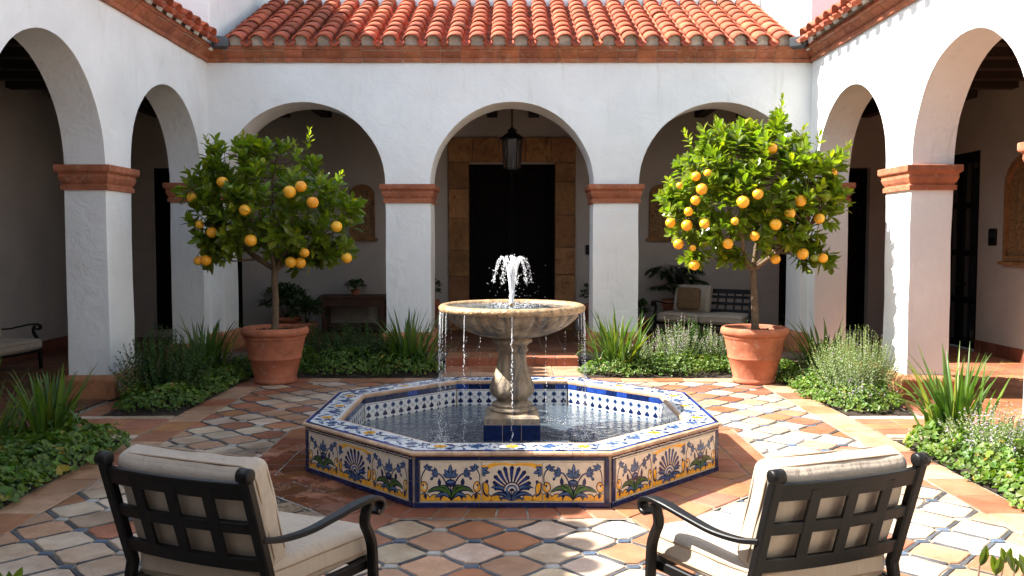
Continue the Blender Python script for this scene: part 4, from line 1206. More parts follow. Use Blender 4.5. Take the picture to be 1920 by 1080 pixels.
# ------------------------------------------------------------------ furniture
def make_seat(label, cat, W=.375, cols=4, rows=2, seat_w=.475, group=None, cushions=1, name='armchair'):
    root = empty(name, (0, 0, 0), 0, label, cat, group)
    lean = .30
    def py(z): return -.46 + (.88 - z) * lean if z > .36 else -.46 + .52 * lean - (.36 - z) * .22
    X = (1, 0, 0)
    # back frame with bowed rails and flat slats
    mb = MB()
    def bow(x): return -.035 * (1 - (x / W) ** 2)
    def rail(z, h, t=.022):
        pts = [(x, py(z) + bow(x), z) for x in [-W + .01 + (2 * W - .02) * i / 10 for i in range(11)]]
        mb.bar(pts, h, t, (0, -lean, 1))
    rail(.785, .080); rail(.620, .055) if rows == 2 else None
    zs = [.785, .632, .465] if rows == 2 else [.785, .69, .58, .465]
    for z in zs[1:-1]: rail(z, .048) if rows != 2 else None
    rail(.452, .066)
    for i in range(1, cols):
        x = -W + 2 * W * i / cols
        pts = [(x, py(z) + bow(x) - .004, z) for z in (.475, .55, .62, .70, .79)]
        mb.bar(pts, .056 if cols == 4 else .03, .016, X)
    bf = mb.build('back_frame', M['metal'], root, world=False, smooth=False)
    for s in (-1, 1):
        mb = MB(); zz = [0, .12, .25, .36, .45, .60, .75, .838]
        mb.bar([(s * W, py(z), z) for z in zz], [.042, .042, .046, .05, .05, .05, .05, .048], [.045] * 8, X)
        mb.sm = True
        c = Vector((s * W, py(.853) + .004, .853)); mb.tube([c - Vector((.031, 0, 0)), c - Vector((.026, 0, 0)), c + Vector((.026, 0, 0)), c + Vector((.031, 0, 0))], [.022, .031, .031, .022], 14)
        mb.build('rear_leg', M['metal'], root, world=False)
    for s in (-1, 1):
        xo = W + .015
        pts = spline([(s * xo, py(.565) + .0, .567), (s * (xo + .035), -.28, .552), (s * (xo + .08), -.16, .556), (s * (xo + .125), -.03, .584), (s * (xo + .165), .09, .612), (s * (xo + .185), .185, .615), (s * (xo + .188), .238, .588), (s * (xo + .186), .236, .553), (s * (xo + .184), .204, .543), (s * (xo + .183), .191, .560)], 5)
        n = len(pts); mb = MB(); mb.bar(pts, [.030 + .024 * min(1, i / (n * .45)) if i < n * .7 else .054 - .008 * (i / n - .7) for i in range(n)], [.022] * n, X)
        ar = mb.build('arm', M['metal'], root, world=False)
        pts = spline([(s * (xo + .175), .165, .598), (s * (xo + .165), .150, .55), (s * (xo + .155), .158, .50), (s * (xo + .145), .205, .44), (s * (xo + .135), .245, .38), (s * (xo + .130), .262, .31), (s * (xo + .130), .268, .17), (s * (xo + .130), .275, 0)], 5)
        n = len(pts); mb = MB(); mb.bar(pts, [.046] * n, [.026 + .014 * min(1, i / (n * .5)) for i in range(n)], X); mb.build('front_leg', M['metal'], root, world=False)
    xo = W + .105
    mb = MB()
    mb.box((0, .30, .265), (2 * xo, .03, .055), bev=.005); mb.box((0, -.33, .265), (2 * W, .03, .05), bev=.005)
    for s in (-1, 1): mb.bar([(s * (W), -.33, .265), (s * xo, .30, .265)], .03, .05, (1, 0, 0))
    for k in range(5): mb.box((-.3 * W / .375 + .15 * W / .375 * k, -.01, .272), (.035, .62, .012))
    mb.build('seat_frame', M['metal'], root, world=False)
    cw = (2 * seat_w) / cushions
    def piping(rootp, w, h, cz, yc, rr, Mx):
        mb = MB(); mb.sm = True; pts = []
        for (sx, sy) in ((1, 1), (-1, 1), (-1, -1), (1, -1)):
            a0 = {(1, 1): 0, (-1, 1): PI / 2, (-1, -1): PI, (1, -1): 1.5 * PI}[(sx, sy)]
            for k in range(5):
                a = a0 + PI / 2 * k / 4; pts.append(Vector((sx * (w / 2 - rr) + rr * math.cos(a), sy * (h / 2 - rr) + rr * math.sin(a), cz)))
        out = []
        for i, p in enumerate(pts):
            q = pts[(i + 1) % len(pts)]; st = 6 if (q - p).length > .1 else 1
            for e in range(st):
                t = p.lerp(q, e / st); d = noise.noise(t * 7) * .003; out.append(Mx @ (t + Vector((d, d, d * 1.2))))
        out.append(out[0]); mb.tube(out, .0048, 6, cap=False)
        return mb.build('piping', M['piping'], rootp, world=False)
    for c in range(cushions):
        cx = -seat_w + cw * (c + .5)
        Mx = Matrix.Translation((cx, .01, .358))
        mb = MB(); mb.sm = True; mb.rbox((0, 0, 0), (cw - .01, .70, .145), .045, 22, .026, Mx, wob=.004)
        tp = lambda v: (v[0] * (1 - .24 * max(0, min(1, (.30 - v[1]) / .60))) if cushions == 1 else v[0], v[1] if v[1] > -.1 else -.1 + (v[1] + .1) * .82, v[2])
        mb.v = [tp(v) for v in mb.v]
        sc = mb.build('seat_cushion', M['fabric'], root, world=False)
        for pz in (.036, -.038):
            pp = piping(sc, cw - .012, .698, pz, 0, .06, Mx)
            for vv in pp.data.vertices: vv.co = tp(vv.co)
        # back cushion leans on the slats
        if cushions == 2 and c == 0: continue
        bw = (2 * W - .015) / cushions; bx = -W + .0075 + bw * (c + .5)
        th = math.atan(lean); L = .49
        up = Vector((0, -math.sin(th), math.cos(th))); fr = Vector((0, math.cos(th), math.sin(th)))
        ctr = Vector((bx, py(.64) + .105, .645))
        Mx = Matrix(((1, 0, 0, ctr.x), (0, up.y, -fr.y, ctr.y), (0, up.z, -fr.z, ctr.z), (0, 0, 0, 1)))
        # local x = width, y = up, z = backwards
        mb = MB(); mb.sm = True; mb.rbox((0, 0, 0), (bw, L, .150), .05, 24, .022, Mx, wob=.007)
        bc = mb.build('back_cushion', M['fabric'], root, world=False)
        piping(bc, bw - .004, L - .004, .034, 0, .065, Mx); piping(bc, bw - .004, L - .004, -.038, 0, .065, Mx)
    return root
ch = make_seat('black metal armchair with cream cushions seen from behind, left of the two by the fountain', 'armchair', group='black metal armchairs with pale cushions')
ch.location = (-1.235, 3.985, .015); ch.rotation_euler = (0, 0, R(-22.5))
c2 = copy_tree(ch); c2.location = (1.232, 3.97, .015); c2.rotation_euler = (0, 0, R(21.5))
c2['label'] = 'black metal armchair with greyish cushions seen from behind, right of the two by the fountain'
c3 = copy_tree(ch); c3.location = (-6.93, 11.68, .02); c3.rotation_euler = (0, 0, R(-98))
c3['label'] = 'small far armchair in the left gallery, seen from the side behind the white pier'
bn = make_seat('two-seat black metal bench with cream cushions in the shade behind the right tree', 'bench', W=.66, cols=9, rows=3, seat_w=.74, cushions=2, name='garden_bench')
bn.location = (3.27, 14.75, .15); bn.rotation_euler = (0, 0, R(148))
mb = MB(); mb.sm = True
th = R(18)
mb.rbox((0, 0, 0), (.40, .13, .38), .055, 12, .0, Matrix.Rotation(R(-32), 4, 'Z') @ Matrix.Rotation(R(-16), 4, 'X'))
o = mb.build('throw_pillow', M['pillow'], None); o.location = (2.98, 14.72, .83)
tag(o, 'brown patterned pillow leaning on the cushions of the shaded bench', 'pillow')

# console table, pots on it and by the walls
tb = empty('console_table', (-2.86, 15.85, .14), 0, 'dark wooden console table against the back wall, left of the door', 'table')
mb = MB(); mb.box((-2.86, 15.87, .80), (1.20, .50, .05), bev=.006); mb.box((-2.86, 15.87, .75), (1.14, .44, .05)); mb.build('table_top', M['wood'], tb)
for sx in (-1, 1):
    for sy in (-1, 1):
        mb = MB(); mb.box((-2.86 + sx * .52, 15.87 + sy * .17, .43), (.08, .08, .58), bev=.006); mb.build('leg', M['wood'], tb)
mb = MB(); mb.box((-2.86, 15.87, .28), (1.10, .40, .035), bev=.004); mb.build('shelf', M['wood'], tb)
mb = MB(); mb.box((-2.86, 15.66, .675), (.96, .02, .10), bev=.004); mb.build('apron', M['wood'], tb)

def leaf_pts(base, d, up, L, W, fold=.25, curl=.2):
    """citrus-like leaf: pointed oval folded along the midrib"""
    d = d.normalized(); s = d.cross(up)
    if s.length < 1e-4: s = d.cross(Vector((1, 0, 0)))
    s.normalize(); n = s.cross(d).normalized()
    pts = [base]
    for f, w in ((.28, .80), (.58, 1.0), (.82, .62)):
        c = base + d * L * f - n * curl * L * f * f
        pts += [c - s * W * w / 2 + n * W * fold * w, c, c + s * W * w / 2 + n * W * fold * w]
    pts.append(base + d * L - n * curl * L)
    F = [(0, 2, 1), (0, 3, 2), (1, 2, 5, 4), (2, 3, 6, 5), (4, 5, 8, 7), (5, 6, 9, 8), (7, 8, 10), (8, 9, 10)]
    return pts, F
def rdir(r, zmin=-1):
    while True:
        v = Vector((r.gauss(0, 1), r.gauss(0, 1), r.gauss(0, 1)))
        if v.length > .1 and v.normalized().z >= zmin: return v.normalized()
def tinted(r, lo=.7, hi=1.35, yel=.15):
    t = r.uniform(lo, hi)
    if r.random() < yel: return (t * 1.9, t * 1.5, t * .9)
    return (t * r.uniform(.85, 1.15), t, t * r.uniform(.8, 1.1))

def w2(px, py_, w):
    K = (py_ - 452) / 1640 * w
    return Vector(((px - 960) / 1640 * w, w * 1.0014 - K * .0537, 1.8 - K))

# ------------------------------------------------------------------ pots and orange trees
def make_pot(x, y, label, s=1.0):
    root = empty('terracotta_pot', (x, y, .015), 0, label, 'pot', 'big terracotta pots of the orange trees')
    mb = MB(); mb.sm = True
    pr = [(.245, 0), (.262, .004), (.268, .02), (.270, .045), (.260, .058), (.258, .066), (.285, .17), (.318, .30), (.325, .305), (.332, .315), (.330, .328), (.328, .335), (.345, .42), (.366, .53), (.372, .560), (.384, .572), (.386, .590), (.382, .604)]
    mb.lathe((0, 0, 0), [(a * s, b * s) for a, b in pr], 64, lambda r_, z, a: r_ * (1 + .006 * noise.noise(Vector((math.cos(a) * 2, math.sin(a) * 2, z * 4)))))
    mb.build('body', M['pot'], root, world=False)
    mb = MB(); mb.sm = True
    pr = [(.380, .600), (.398, .604), (.414, .622), (.421, .648), (.417, .675), (.405, .696), (.388, .704), (.370, .700), (.362, .685), (.355, .64)]
    mb.lathe((0, 0, 0), [(a * s, b * s) for a, b in pr], 64, lambda r_, z, a: r_ * (1 + .008 * noise.noise(Vector((math.cos(a) * 2, math.sin(a) * 2, z * 4 + 4)))), cap=False)
    mb.build('lip', M['pot'], root, world=False)
    mb = MB(); mb.sm = True; mb.lathe((0, 0, 0), [(.36 * s, .635 * s), (.3 * s, .65 * s), (.1 * s, .665 * s), (.001, .67 * s)], 40, lambda r_, z, a: r_, cap=False)
    rr = random.Random(int(x * 10))
    for k in range(160):
        a = rr.uniform(0, 2 * PI); q = rr.uniform(0, .34) * s; mb.ball((q * math.cos(a), q * math.sin(a), .655 * s + rr.uniform(-.005, .006)), rr.uniform(.006, .016), 5, 4)
    mb.build('potting_soil', M['soil'], root, world=False)
    return root
def make_tree(px0, base, label, blobs, orgs, seed, nt=330, sprigs=(), trunk_fork=1.47, shrink=(.94, .97, 6)):
    r = random.Random(seed)
    root = empty('orange_tree', base, 0, label, 'tree', 'potted orange trees')
    bx, by, bz = base
    m_px = by / 1640
    def P(px, py_, dy=0.0):
        return Vector(((px - 960) / 1640 * (by), by + dy, 1.8 - (py_ - 452) / 1640 * by))
    # sample twig ends
    tips = []
    sx_, sy_, dy_ = shrink
    mx_ = sum(b[0] * b[2] ** 2 for b in blobs) / sum(b[2] ** 2 for b in blobs); my_ = sum(b[1] * b[2] ** 2 for b in blobs) / sum(b[2] ** 2 for b in blobs)
    blobs = [(mx_ + (b[0] - mx_) * sx_, my_ + (b[1] - my_) * sy_ + dy_, b[2] * .90) for b in blobs]
    area = sum(b[2] ** 2 for b in blobs)
    cx = sum(b[0] * b[2] ** 2 for b in blobs) / area; cy = sum(b[1] * b[2] ** 2 for b in blobs) / area
    C = P(cx, cy)
    hw = max(abs(b[0] - cx) + b[2] for b in blobs); hh = max(abs(b[1] - cy) + b[2] for b in blobs)
    for b in blobs:
        n = max(4, int(nt * b[2] ** 2 / area))
        for _ in range(n):
            a = r.uniform(0, 2 * PI); q = math.sqrt(r.random()) * b[2]; px = b[0] + q * math.cos(a); pyy = b[1] + q * math.sin(a)
            e = max(.12, 1 - ((px - cx) / hw) ** 2 - ((pyy - cy) / hh) ** 2) ** .5
            D = .70 * e
            dy = r.choice((-1, -1, 1)) * D * r.uniform(.35, 1.0)
            if b[2] < 30: dy = r.uniform(-.25, .15) * 1.0
            t_ = P(px, pyy, dy)
            if b[2] > 30 and noise.noise(t_ * 2.6 + Vector((seed, 0, 0))) > .30: continue
            tips.append(t_)
    fork = Vector((P(px0, 500).x, by, trunk_fork))
    # limbs: trunk with wandering axis, main limbs, finer branches to groups of tips
    tr = MB(); tr.sm = True
    pts = [Vector((bx, by, .62)), Vector((bx + .004, by, .80)), Vector((bx + (fork.x - bx) * .4 + .006, by + .01, 1.05)), Vector((bx + (fork.x - bx) * .8 - .004, by, 1.28)), fork]
    sp = spline(pts, 5); tr.tube(sp, [.052 * (1 - .30 * i / len(sp)) + .003 * noise.noise(Vector((i * .7, seed, 0))) + (.02 if i == 0 else 0) for i in range(len(sp))], 12)
    mains = []
    NB = 7
    for k in range(NB):
        a = 2 * PI * k / NB + r.uniform(-.25, .25); out = r.uniform(.45, .75)
        e = fork + Vector((math.cos(a) * out, math.sin(a) * out * .8, r.uniform(.32, .60)))
        mid = fork.lerp(e, .5) + Vector((0, 0, -.05)) + Vector((r.uniform(-.05, .05), r.uniform(-.05, .05), 0))
        sp = spline([fork - Vector((0, 0, .03)), mid, e], 6); tr.tube(sp, [.033 - .019 * i / (len(sp) - 1) for i in range(len(sp))], 8)
        mains.append(sp)
    sp = spline([fork, fork + Vector((.03, 0, .35)), Vector((C.x + .05, by, C.z + .2)), Vector((C.x + .1, by, C.z + .55))], 6); tr.tube(sp, [.034 - .025 * i / (len(sp) - 1) for i in range(len(sp))], 8); mains.append(sp)
    anchors = [p for sp in mains for p in sp[3:]]
    sub = []
    for t in tips[::3]:
        a = min(anchors, key=lambda q: (q - t).length + (.3 if q.z > t.z else 0))
        mid = a.lerp(t, .5) + Vector((r.uniform(-.04, .04), r.uniform(-.04, .04), -.03))
        sp = spline([a, mid, t], 3); tr.tube(sp, [.010 - .006 * i / (len(sp) - 1) for i in range(len(sp))], 5); sub.append(sp)
    tr.build('trunk', M['bark'], root)
    cr = MB(); cr.sm = False
    up0 = Vector((0, 0, 1))
    for t in tips:
        od = (t - Vector((C.x, by, C.z - .25))); od = od.normalized() if od.length > .01 else up0
        ax = (od * .6 + up0 * .75 + rdir(r) * .45).normalized()
        if t.z < C.z - .35: ax = (od * .7 + rdir(r) * .5 - up0 * .1).normalized()
        n = r.randint(8, 12); ln = r.uniform(.10, .20)
        base_t = t - ax * ln * .5
        tone = r.uniform(.8, 1.15)
        for k in range(n):
            f = (k + r.random() * .6) / n; a = k * 2.4 + r.uniform(-.4, .4)
            s1 = ax.cross(Vector((.3, .5, .8))).normalized(); s2 = ax.cross(s1)
            rad = s1 * math.cos(a) + s2 * math.sin(a)
            d = (rad * (1.05 - .65 * f) + ax * (.25 + .95 * f)).normalized()
            L = r.uniform(.125, .20) * (1.0 - .35 * f * f); W = L * r.uniform(.46, .58)
            pts, F = leaf_pts(base_t + ax * ln * f, d, ax + rdir(r) * .2, L, W, .16, r.uniform(.0, .28))
            tt = tinted(r, .72, 1.2, .05 + .10 * (f > .75)); cr.col = tuple(c * tone for c in tt)
            cr.add(pts, F)
    for (px, pyy, L, lean_) in sprigs:       # upright shoots that break the outline
        b0 = P(px, pyy, r.uniform(-.2, .1)); ax = Vector((lean_, r.uniform(-.1, .1), 1)).normalized()
        cr.col = (.8, .9, .5)
        cr.tube([b0 - ax * .1, b0 + ax * L], [.005, .002], 4)
        n = int(L / .020)
        for k in range(n):
            f = k / n; a = k * 2.4; s1 = ax.cross(Vector((.3, .5, .8))).normalized(); s2 = ax.cross(s1)
            rad = s1 * math.cos(a) + s2 * math.sin(a); d = (rad * (1.0 - .6 * f) + ax * (.4 + .9 * f)).normalized()
            LL = r.uniform(.10, .15) * (1 - .45 * f); pts, F = leaf_pts(b0 + ax * L * f, d, ax, LL, LL * .42, .16, .1)
            t = r.uniform(1.0, 1.35); cr.col = (t * 1.35, t * 1.15, t * .8); cr.add(pts, F)
    cr.build('crown', M['citrus'], root)
    for (px, pyy, g, s) in orgs:
        e = max(.15, 1 - ((px - cx) / hw) ** 2 - ((pyy - cy) / hh) ** 2) ** .5
        dy = -(.70 * e + .07)
        sc = (by + dy) / by
        p = w2(px, pyy, by + dy)
        rad = .068 * s
        mb = MB(); mb.sm = True
        mb.lathe((0, 0, 0), [(.0008, -rad * .97), (rad * .3, -rad * .93), (rad * .6, -rad * .78), (rad * .85, -rad * .5), (rad * .98, -rad * .15), (rad, rad * .1), (rad * .93, rad * .42), (rad * .75, rad * .68), (rad * .5, rad * .86), (rad * .25, rad * .94), (rad * .08, rad * .91)], 18)
        mb.sm = False; mb.mi = 1; mb.tube([(0, 0, rad * .88), (0, .005, rad * 1.15), (.004, .02, rad * 1.5)], [.007, .004, .003], 5)
        o = mb.build('orange', [M['unripe'] if g else M['orange'], M['bark']], root, world=False)
        o.location = p - Vector(base); o.rotation_euler = (r.uniform(-.25, .25), r.uniform(-.25, .25), r.uniform(0, 6))
    return root
make_pot(-3.0, 11.02, 'big terracotta pot of the shaded orange tree on the left')
make_pot(3.07, 11.02, 'big sunlit terracotta pot of the taller orange tree on the right')
LB = [(400, 345, 52), (362, 362, 26), (440, 305, 48), (500, 330, 62), (545, 305, 40), (590, 325, 38), (618, 360, 42), (655, 395, 32), (445, 400, 62), (520, 400, 66), (590, 420, 48), (635, 440, 34), (400, 420, 42), (650, 465, 22), (545, 465, 30), (600, 460, 30), (425, 455, 36), (388, 470, 20), (405, 275, 16), (470, 275, 22), (680, 385, 14)]
LO = [(417, 342, 0, 1), (432, 355, 1, .8), (360, 371, 0, .9), (374, 421, 0, .8), (397, 436, 0, .95), (459, 394, 0, 1), (470, 451, 0, 1.08), (543, 360, 0, 1.1), (564, 350, 0, 1), (586, 380, 0, 1.05), (631, 425, 0, 1), (650, 484, 0, .95), (545, 492, 0, 1), (563, 493, 0, 1), (571, 474, 0, .85), (372, 489, 0, .85), (386, 488, 0, 1)]
make_tree(515, (-3.0, 11.02, .62), 'orange tree in the left pot, mostly in shade, the smaller and darker of the two', LB, LO, 17, 350, [(470, 285, .22, -.15), (583, 285, .26, .1), (400, 285, .18, -.3), (555, 290, .18, -.1), (632, 345, .14, .4), (430, 292, .14, 0)], shrink=(.91, .95, 12))
RB = [(1262, 385, 30), (1300, 335, 46), (1305, 275, 26), (1355, 300, 48), (1345, 250, 20), (1390, 265, 30), (1430, 300, 46), (1455, 240, 26), (1420, 250, 26), (1490, 290, 42), (1540, 310, 36), (1575, 300, 18), (1520, 360, 50), (1340, 380, 58), (1400, 360, 58), (1460, 360, 54), (1290, 420, 40), (1345, 440, 40), (1440, 420, 48), (1500, 420, 40), (1550, 380, 30), (1520, 465, 30), (1300, 470, 24), (1370, 470, 24), (1545, 480, 16), (1250, 370, 18)]
RO = [(1447, 279, 0, 1), (1559, 325, 0, 1), (1305, 331, 0, .85), (1327, 325, 0, .7), (1316, 355, 0, 1), (1304, 376, 0, .85), (1393, 379, 0, 1.1), (1421, 364, 0, .95), (1501, 377, 0, 1.05), (1548, 368, 1, 1), (1291, 397, 0, .8), (1257, 418, 0, .9), (1288, 423, 0, 1), (1321, 420, 0, .9), (1378, 415, 0, .7), (1454, 421, 0, 1.02), (1481, 400, 0, .95), (1536, 410, 0, .95), (1272, 458, 0, .95), (1365, 457, 0, .95), (1415, 443, 0, .85), (1505, 476, 0, 1.05), (1454, 486, 0, .9), (1302, 497, 0, .95), (1299, 465, 0, .6), (1543, 484, 0, .9), (1527, 484, 1, .7), (1274, 348, 0, .6)]
make_tree(1413, (3.07, 11.02, .62), 'taller orange tree in the right pot, sunlit and heavy with fruit', RB, RO, 29, 450, [(1450, 250, .42, .05), (1340, 262, .24, -.1), (1365, 262, .2, .2), (1295, 275, .2, -.5), (1575, 290, .18, .8), (1530, 275, .2, .2), (1500, 255, .14, .5), (1400, 262, .16, 0), (1255, 355, .14, -.5), (1575, 395, .14, 1.2)])

# ------------------------------------------------------------------ bed plants
def iris(x, y, label, H=.75, n=46, spread=.36, seed=1, lean=(0, 0), group='sword-leaved clumps in the beds', z0=.03, dark=1.0):
    r = random.Random(seed); root = MB(); root.sm = True; n = int(n * 1.45)
    for k in range(n):
        a = r.uniform(0, 2 * PI); q = abs(r.gauss(0, .10)) * (spread / .36)
        b = Vector((x + q * math.cos(a), y + q * math.sin(a), z0))
        L = H * r.uniform(.55, 1.12); sp = spread * r.uniform(.15, 1.25)
        a2 = a + r.uniform(-.6, .6); d = Vector((math.cos(a2) + lean[0], math.sin(a2) + lean[1], 0)) * sp
        W = r.uniform(.026, .046); side = Vector((-math.sin(a2 + r.uniform(-.6, .6)), math.cos(a2), 0)).normalized()
        P = []; N = 7; droop = r.uniform(0, .22) if r.random() < .8 else r.uniform(.3, .8)
        for i in range(N + 1):
            f = i / N; c = b + d * (f ** 1.5) + Vector((0, 0, L * (f - droop * f ** 3)))
            w = W * (1 - f ** 2.2) * (.75 + .5 * math.sin(min(1, f * 2) * PI / 2)) + .0008
            nn = d.normalized() * w * .25 if d.length > .001 else Vector((0, 0, 0))
            P += [c - side * w / 2 + nn, c, c + side * w / 2 + nn]
        F = []
        for i in range(N):
            for e in (0, 1): F.append((i * 3 + e, i * 3 + e + 1, i * 3 + e + 4, i * 3 + e + 3))
        t = r.uniform(.65, 1.3) * dark; root.col = (t * r.uniform(.85, 1.25), t, t * .9)
        if r.random() < .06: root.col = (t * 2.2, t * 1.4, t * .7)
        root.add(P, F)
    o = root.build('sword_leaf_plant', M['iris'], None, world=False)
    return tag(recenter(o, (x, y, z0)), label, 'plant', group)
def recenter(o, p):
    p = Vector(p); o.data.transform(Matrix.Translation(-p)); o.location = p; return o
def herb(x, y, label, H=.6, rad=.34, n=150, seed=1, mat='sage', flower=.15, needle=.035, cat='shrub', name='lavender_bush', group='soft herb bushes in the beds', z0=.03, dense=1.0, flat=1.0):
    """bushy herb: many upright stems covered in short leaves"""
    r = random.Random(seed); mb = MB(); mb.sm = False
    for k in range(n):
        a = r.uniform(0, 2 * PI); q = math.sqrt(r.random()); dr = Vector((math.cos(a), math.sin(a) * flat, 0))
        b = Vector((x, y, z0)) + dr * q * rad * .45
        L = H * (1 - .45 * q * q) * r.uniform(.7, 1.12); tip = b + dr * rad * q * r.uniform(.55, 1.0) + Vector((0, 0, L))
        mid = b.lerp(tip, .5) + dr * rad * .12
        sp = bez(b, mid, tip, 6); mb.col = (.8, .7, .45); mb.mi = 0
        mb.tube(sp[::2], [.0035, .003, .002, .0012], 3, cap=False)
        m = int(L / .014 * dense)
        for i in range(m):
            f = .12 + .88 * i / m; j = min(5, int(f * 6)); c = sp[j].lerp(sp[j + 1], f * 6 - j); tdir = (sp[j + 1] - sp[j]).normalized()
            a2 = i * 2.4 + k; s1 = tdir.cross(Vector((.2, .9, .3))).normalized(); s2 = tdir.cross(s1); rd = s1 * math.cos(a2) + s2 * math.sin(a2)
            d = (rd + tdir * r.uniform(.5, 1.1)).normalized(); nl = needle * r.uniform(.6, 1.2) * (1 - .5 * f * f)
            w = nl * (.22 if mat == 'sage' else .5); s = d.cross(tdir).normalized() * w
            if flower and f > .72 and r.random() < flower * 2.2: mb.mi = 1; mb.col = (r.uniform(.7, 1.2),) * 3; nl *= .55; s = s * 2.2
            else:
                mb.mi = 0; t = r.uniform(.65, 1.3); mb.col = (t, t, t * r.uniform(.85, 1.1))
            mb.add([c - s * .3, c + d * nl * .5 - s, c + d * nl, c + d * nl * .5 + s], [(0, 1, 2, 3)])
    o = mb.build(name, [M[mat], M['petal']], None, world=False)
    return tag(recenter(o, (x, y, z0)), label, cat, group)
def cover(name, label, spots, seed, n, size=.05, zmul=1.0):
    """ground cover: cupped round leaves held above a dark mound"""
    r = random.Random(seed); mb = MB(); mb.sm = False
    tot = sum(s[2] * s[3] for s in spots)
    for (cx, cy, rx, ry, h) in spots:
        m = int(n * rx * ry / tot)
        for _ in range(m):
            a = r.uniform(0, 2 * PI); q = math.sqrt(r.random()) * (1 + .12 * noise.noise(Vector((cx + math.cos(a) * 2, cy + math.sin(a) * 2, 5))))
            x = cx + rx * q * math.cos(a); y = cy + ry * q * math.sin(a)
            hh = h * (1 - q ** 3 * .75) * (.75 + .5 * noise.noise(Vector((x * 4, y * 4, seed))) + .25)
            f = r.random() ** .6
            z = .03 + hh * (.25 + .75 * f)
            nrm = (Vector((math.cos(a) * q * .8, math.sin(a) * q * .8, .9)) + rdir(r) * .55).normalized()
            s = nrm.cross(Vector((.1, .3, .9))).normalized(); u = nrm.cross(s)
            sz = size * r.uniform(.42, 1.0) * (1.5 if r.random() < .2 else 1); c = Vector((x, y, z)); P = [c - nrm * sz * .16]; K = 7
            rot = r.uniform(0, 6)
            for k in range(K):
                an = rot + 2 * PI * (k + .5) / (K + .7); rr = sz * .5 * (1.0 if k % 2 else .82); P.append(c + (s * math.cos(an) + u * math.sin(an)) * rr + nrm * sz * r.uniform(-.03, .08))
            F = [(0, k + 1, k + 2) for k in range(K - 1)]
            t = r.uniform(.65, 1.35); mb.col = (t * r.uniform(.85, 1.3), t, t * r.uniform(.7, 1.1))
            if r.random() < .025: mb.col = (t * 3, t * 1.3, t * 1.2)
            mb.add(P, F)
    o = mb.build(name, M['cover'], None, world=False)
    return tag(o, label, 'ground cover', kind='stuff')
# ground cover, one mass per bed
cover('ground_cover', 'dark green leafy ground cover in the near left bed, below the sword leaves', [(-4.05, 4.9, .62, .9, .20), (-3.85, 5.9, .52, .8, .22), (-3.75, 6.8, .46, .7, .24), (-3.72, 7.4, .42, .40, .24), (-4.25, 7.0, .4, .8, .2)], 1, 5200, .075)
cover('ground_cover', 'bright green leafy ground cover in the near right bed, below the sword leaves', [(4.05, 4.9, .62, .9, .2), (3.88, 5.9, .52, .8, .22), (3.80, 6.8, .48, .7, .22), (3.78, 7.35, .42, .45, .22), (4.2, 7.1, .4, .7, .2)], 2, 5200, .075)
cover('ground_cover', 'dark clover-like ground cover in the left bed beside the pier', [(-3.80, 9.4, .44, .52, .24), (-3.75, 10.1, .42, .6, .22), (-3.75, 10.9, .42, .6, .22), (-3.4, 11.7, .5, .4, .22)], 3, 5600, .055)
cover('ground_cover', 'sunlit clover-like ground cover in the right bed beside the pier', [(3.78, 9.4, .44, .50, .24), (3.68, 10.0, .40, .6, .22), (3.72, 10.8, .40, .6, .22), (3.4, 11.7, .5, .4, .22)], 4, 5600, .055)
cover('ground_cover', 'dark ground cover along the back wall, left of the steps', [(-2.3, 11.85, .7, .5, .30), (-1.5, 11.75, .62, .42, .26), (-3.0, 12.0, .5, .5, .3)], 5, 4600, .05)
cover('ground_cover', 'sunlit ground cover along the back wall, right of the steps', [(2.3, 11.72, .7, .36, .26), (1.5, 11.72, .6, .38, .22), (3.0, 11.9, .5, .4, .26)], 6, 4600, .05)
# sword-leaved clumps
iris(-3.98, 7.45, 'tall sword-leaved clump in the near left bed, in shade', .72, 60, .34, 11)
iris(-4.28, 7.0, 'sword-leaved clump at the left edge, second in the near left bed', .80, 36, .30, 12)
iris(3.84, 7.55, 'bright sword-leaved clump in the near right bed beside the pale herb', .86, 56, .40, 13, (-.3, 0))
iris(-3.95, 11.0, 'dark sword-leaved clump behind the ground cover, left of the left pot', .80, 50, .40, 14)
iris(-4.15, 11.9, 'dark sword-leaved clump in the far left corner', .80, 34, .36, 21)
iris(3.95, 10.95, 'dark sword-leaved clump right of the right pot', .84, 60, .46, 15)
iris(-1.42, 11.9, 'sword-leaved clump before the pier left of the steps', .86, 70, .46, 16)
iris(1.42, 11.75, 'bright sword-leaved clump before the pier right of the steps', .86, 70, .44, 17)
# herbs
herb(3.86, 9.75, 'large pale green rosemary-like bush in the right bed by the pier', .80, .46, 330, 31, flower=.03)
herb(3.75, 9.35, 'low pinkish flowering herb at the foot of the pale bush on the right', .34, .30, 90, 32, flower=.30)
herb(3.90, 6.95, 'silvery flowering lavender at the right edge of the near right bed', .46, .36, 170, 33, flower=.30)
herb(2.28, 12.05, 'flowering lavender between the right steps clump and the right pot', .74, .28, 110, 34, flower=.30)
herb(2.80, 12.10, 'smaller flowering lavender just left of the right pot', .62, .20, 70, 35, flower=.25)
herb(1.95, 12.3, 'low flowering herb behind the bright clump at the right of the steps', .5, .22, 60, 36, flower=.2)
herb(-3.90, 9.75, 'large dark green bush in the left bed beside the white pier', .80, .42, 210, 37, mat='shrub', flower=0, needle=.040, name='evergreen_bush', group='dark bushes in the beds')
herb(-4.15, 9.45, 'thin pink-tipped herb against the left pier', .62, .16, 26, 38, flower=.3)
herb(-4.22, 5.9, 'pale flowering lavender at the left edge of the near left bed', .36, .22, 80, 39, flower=.4)
herb(-2.25, 12.35, 'dark bush behind the left pot, nearer the pot', .62, .42, 170, 40, mat='shrub', flower=0, needle=.04, name='evergreen_bush', group='dark bushes in the beds')
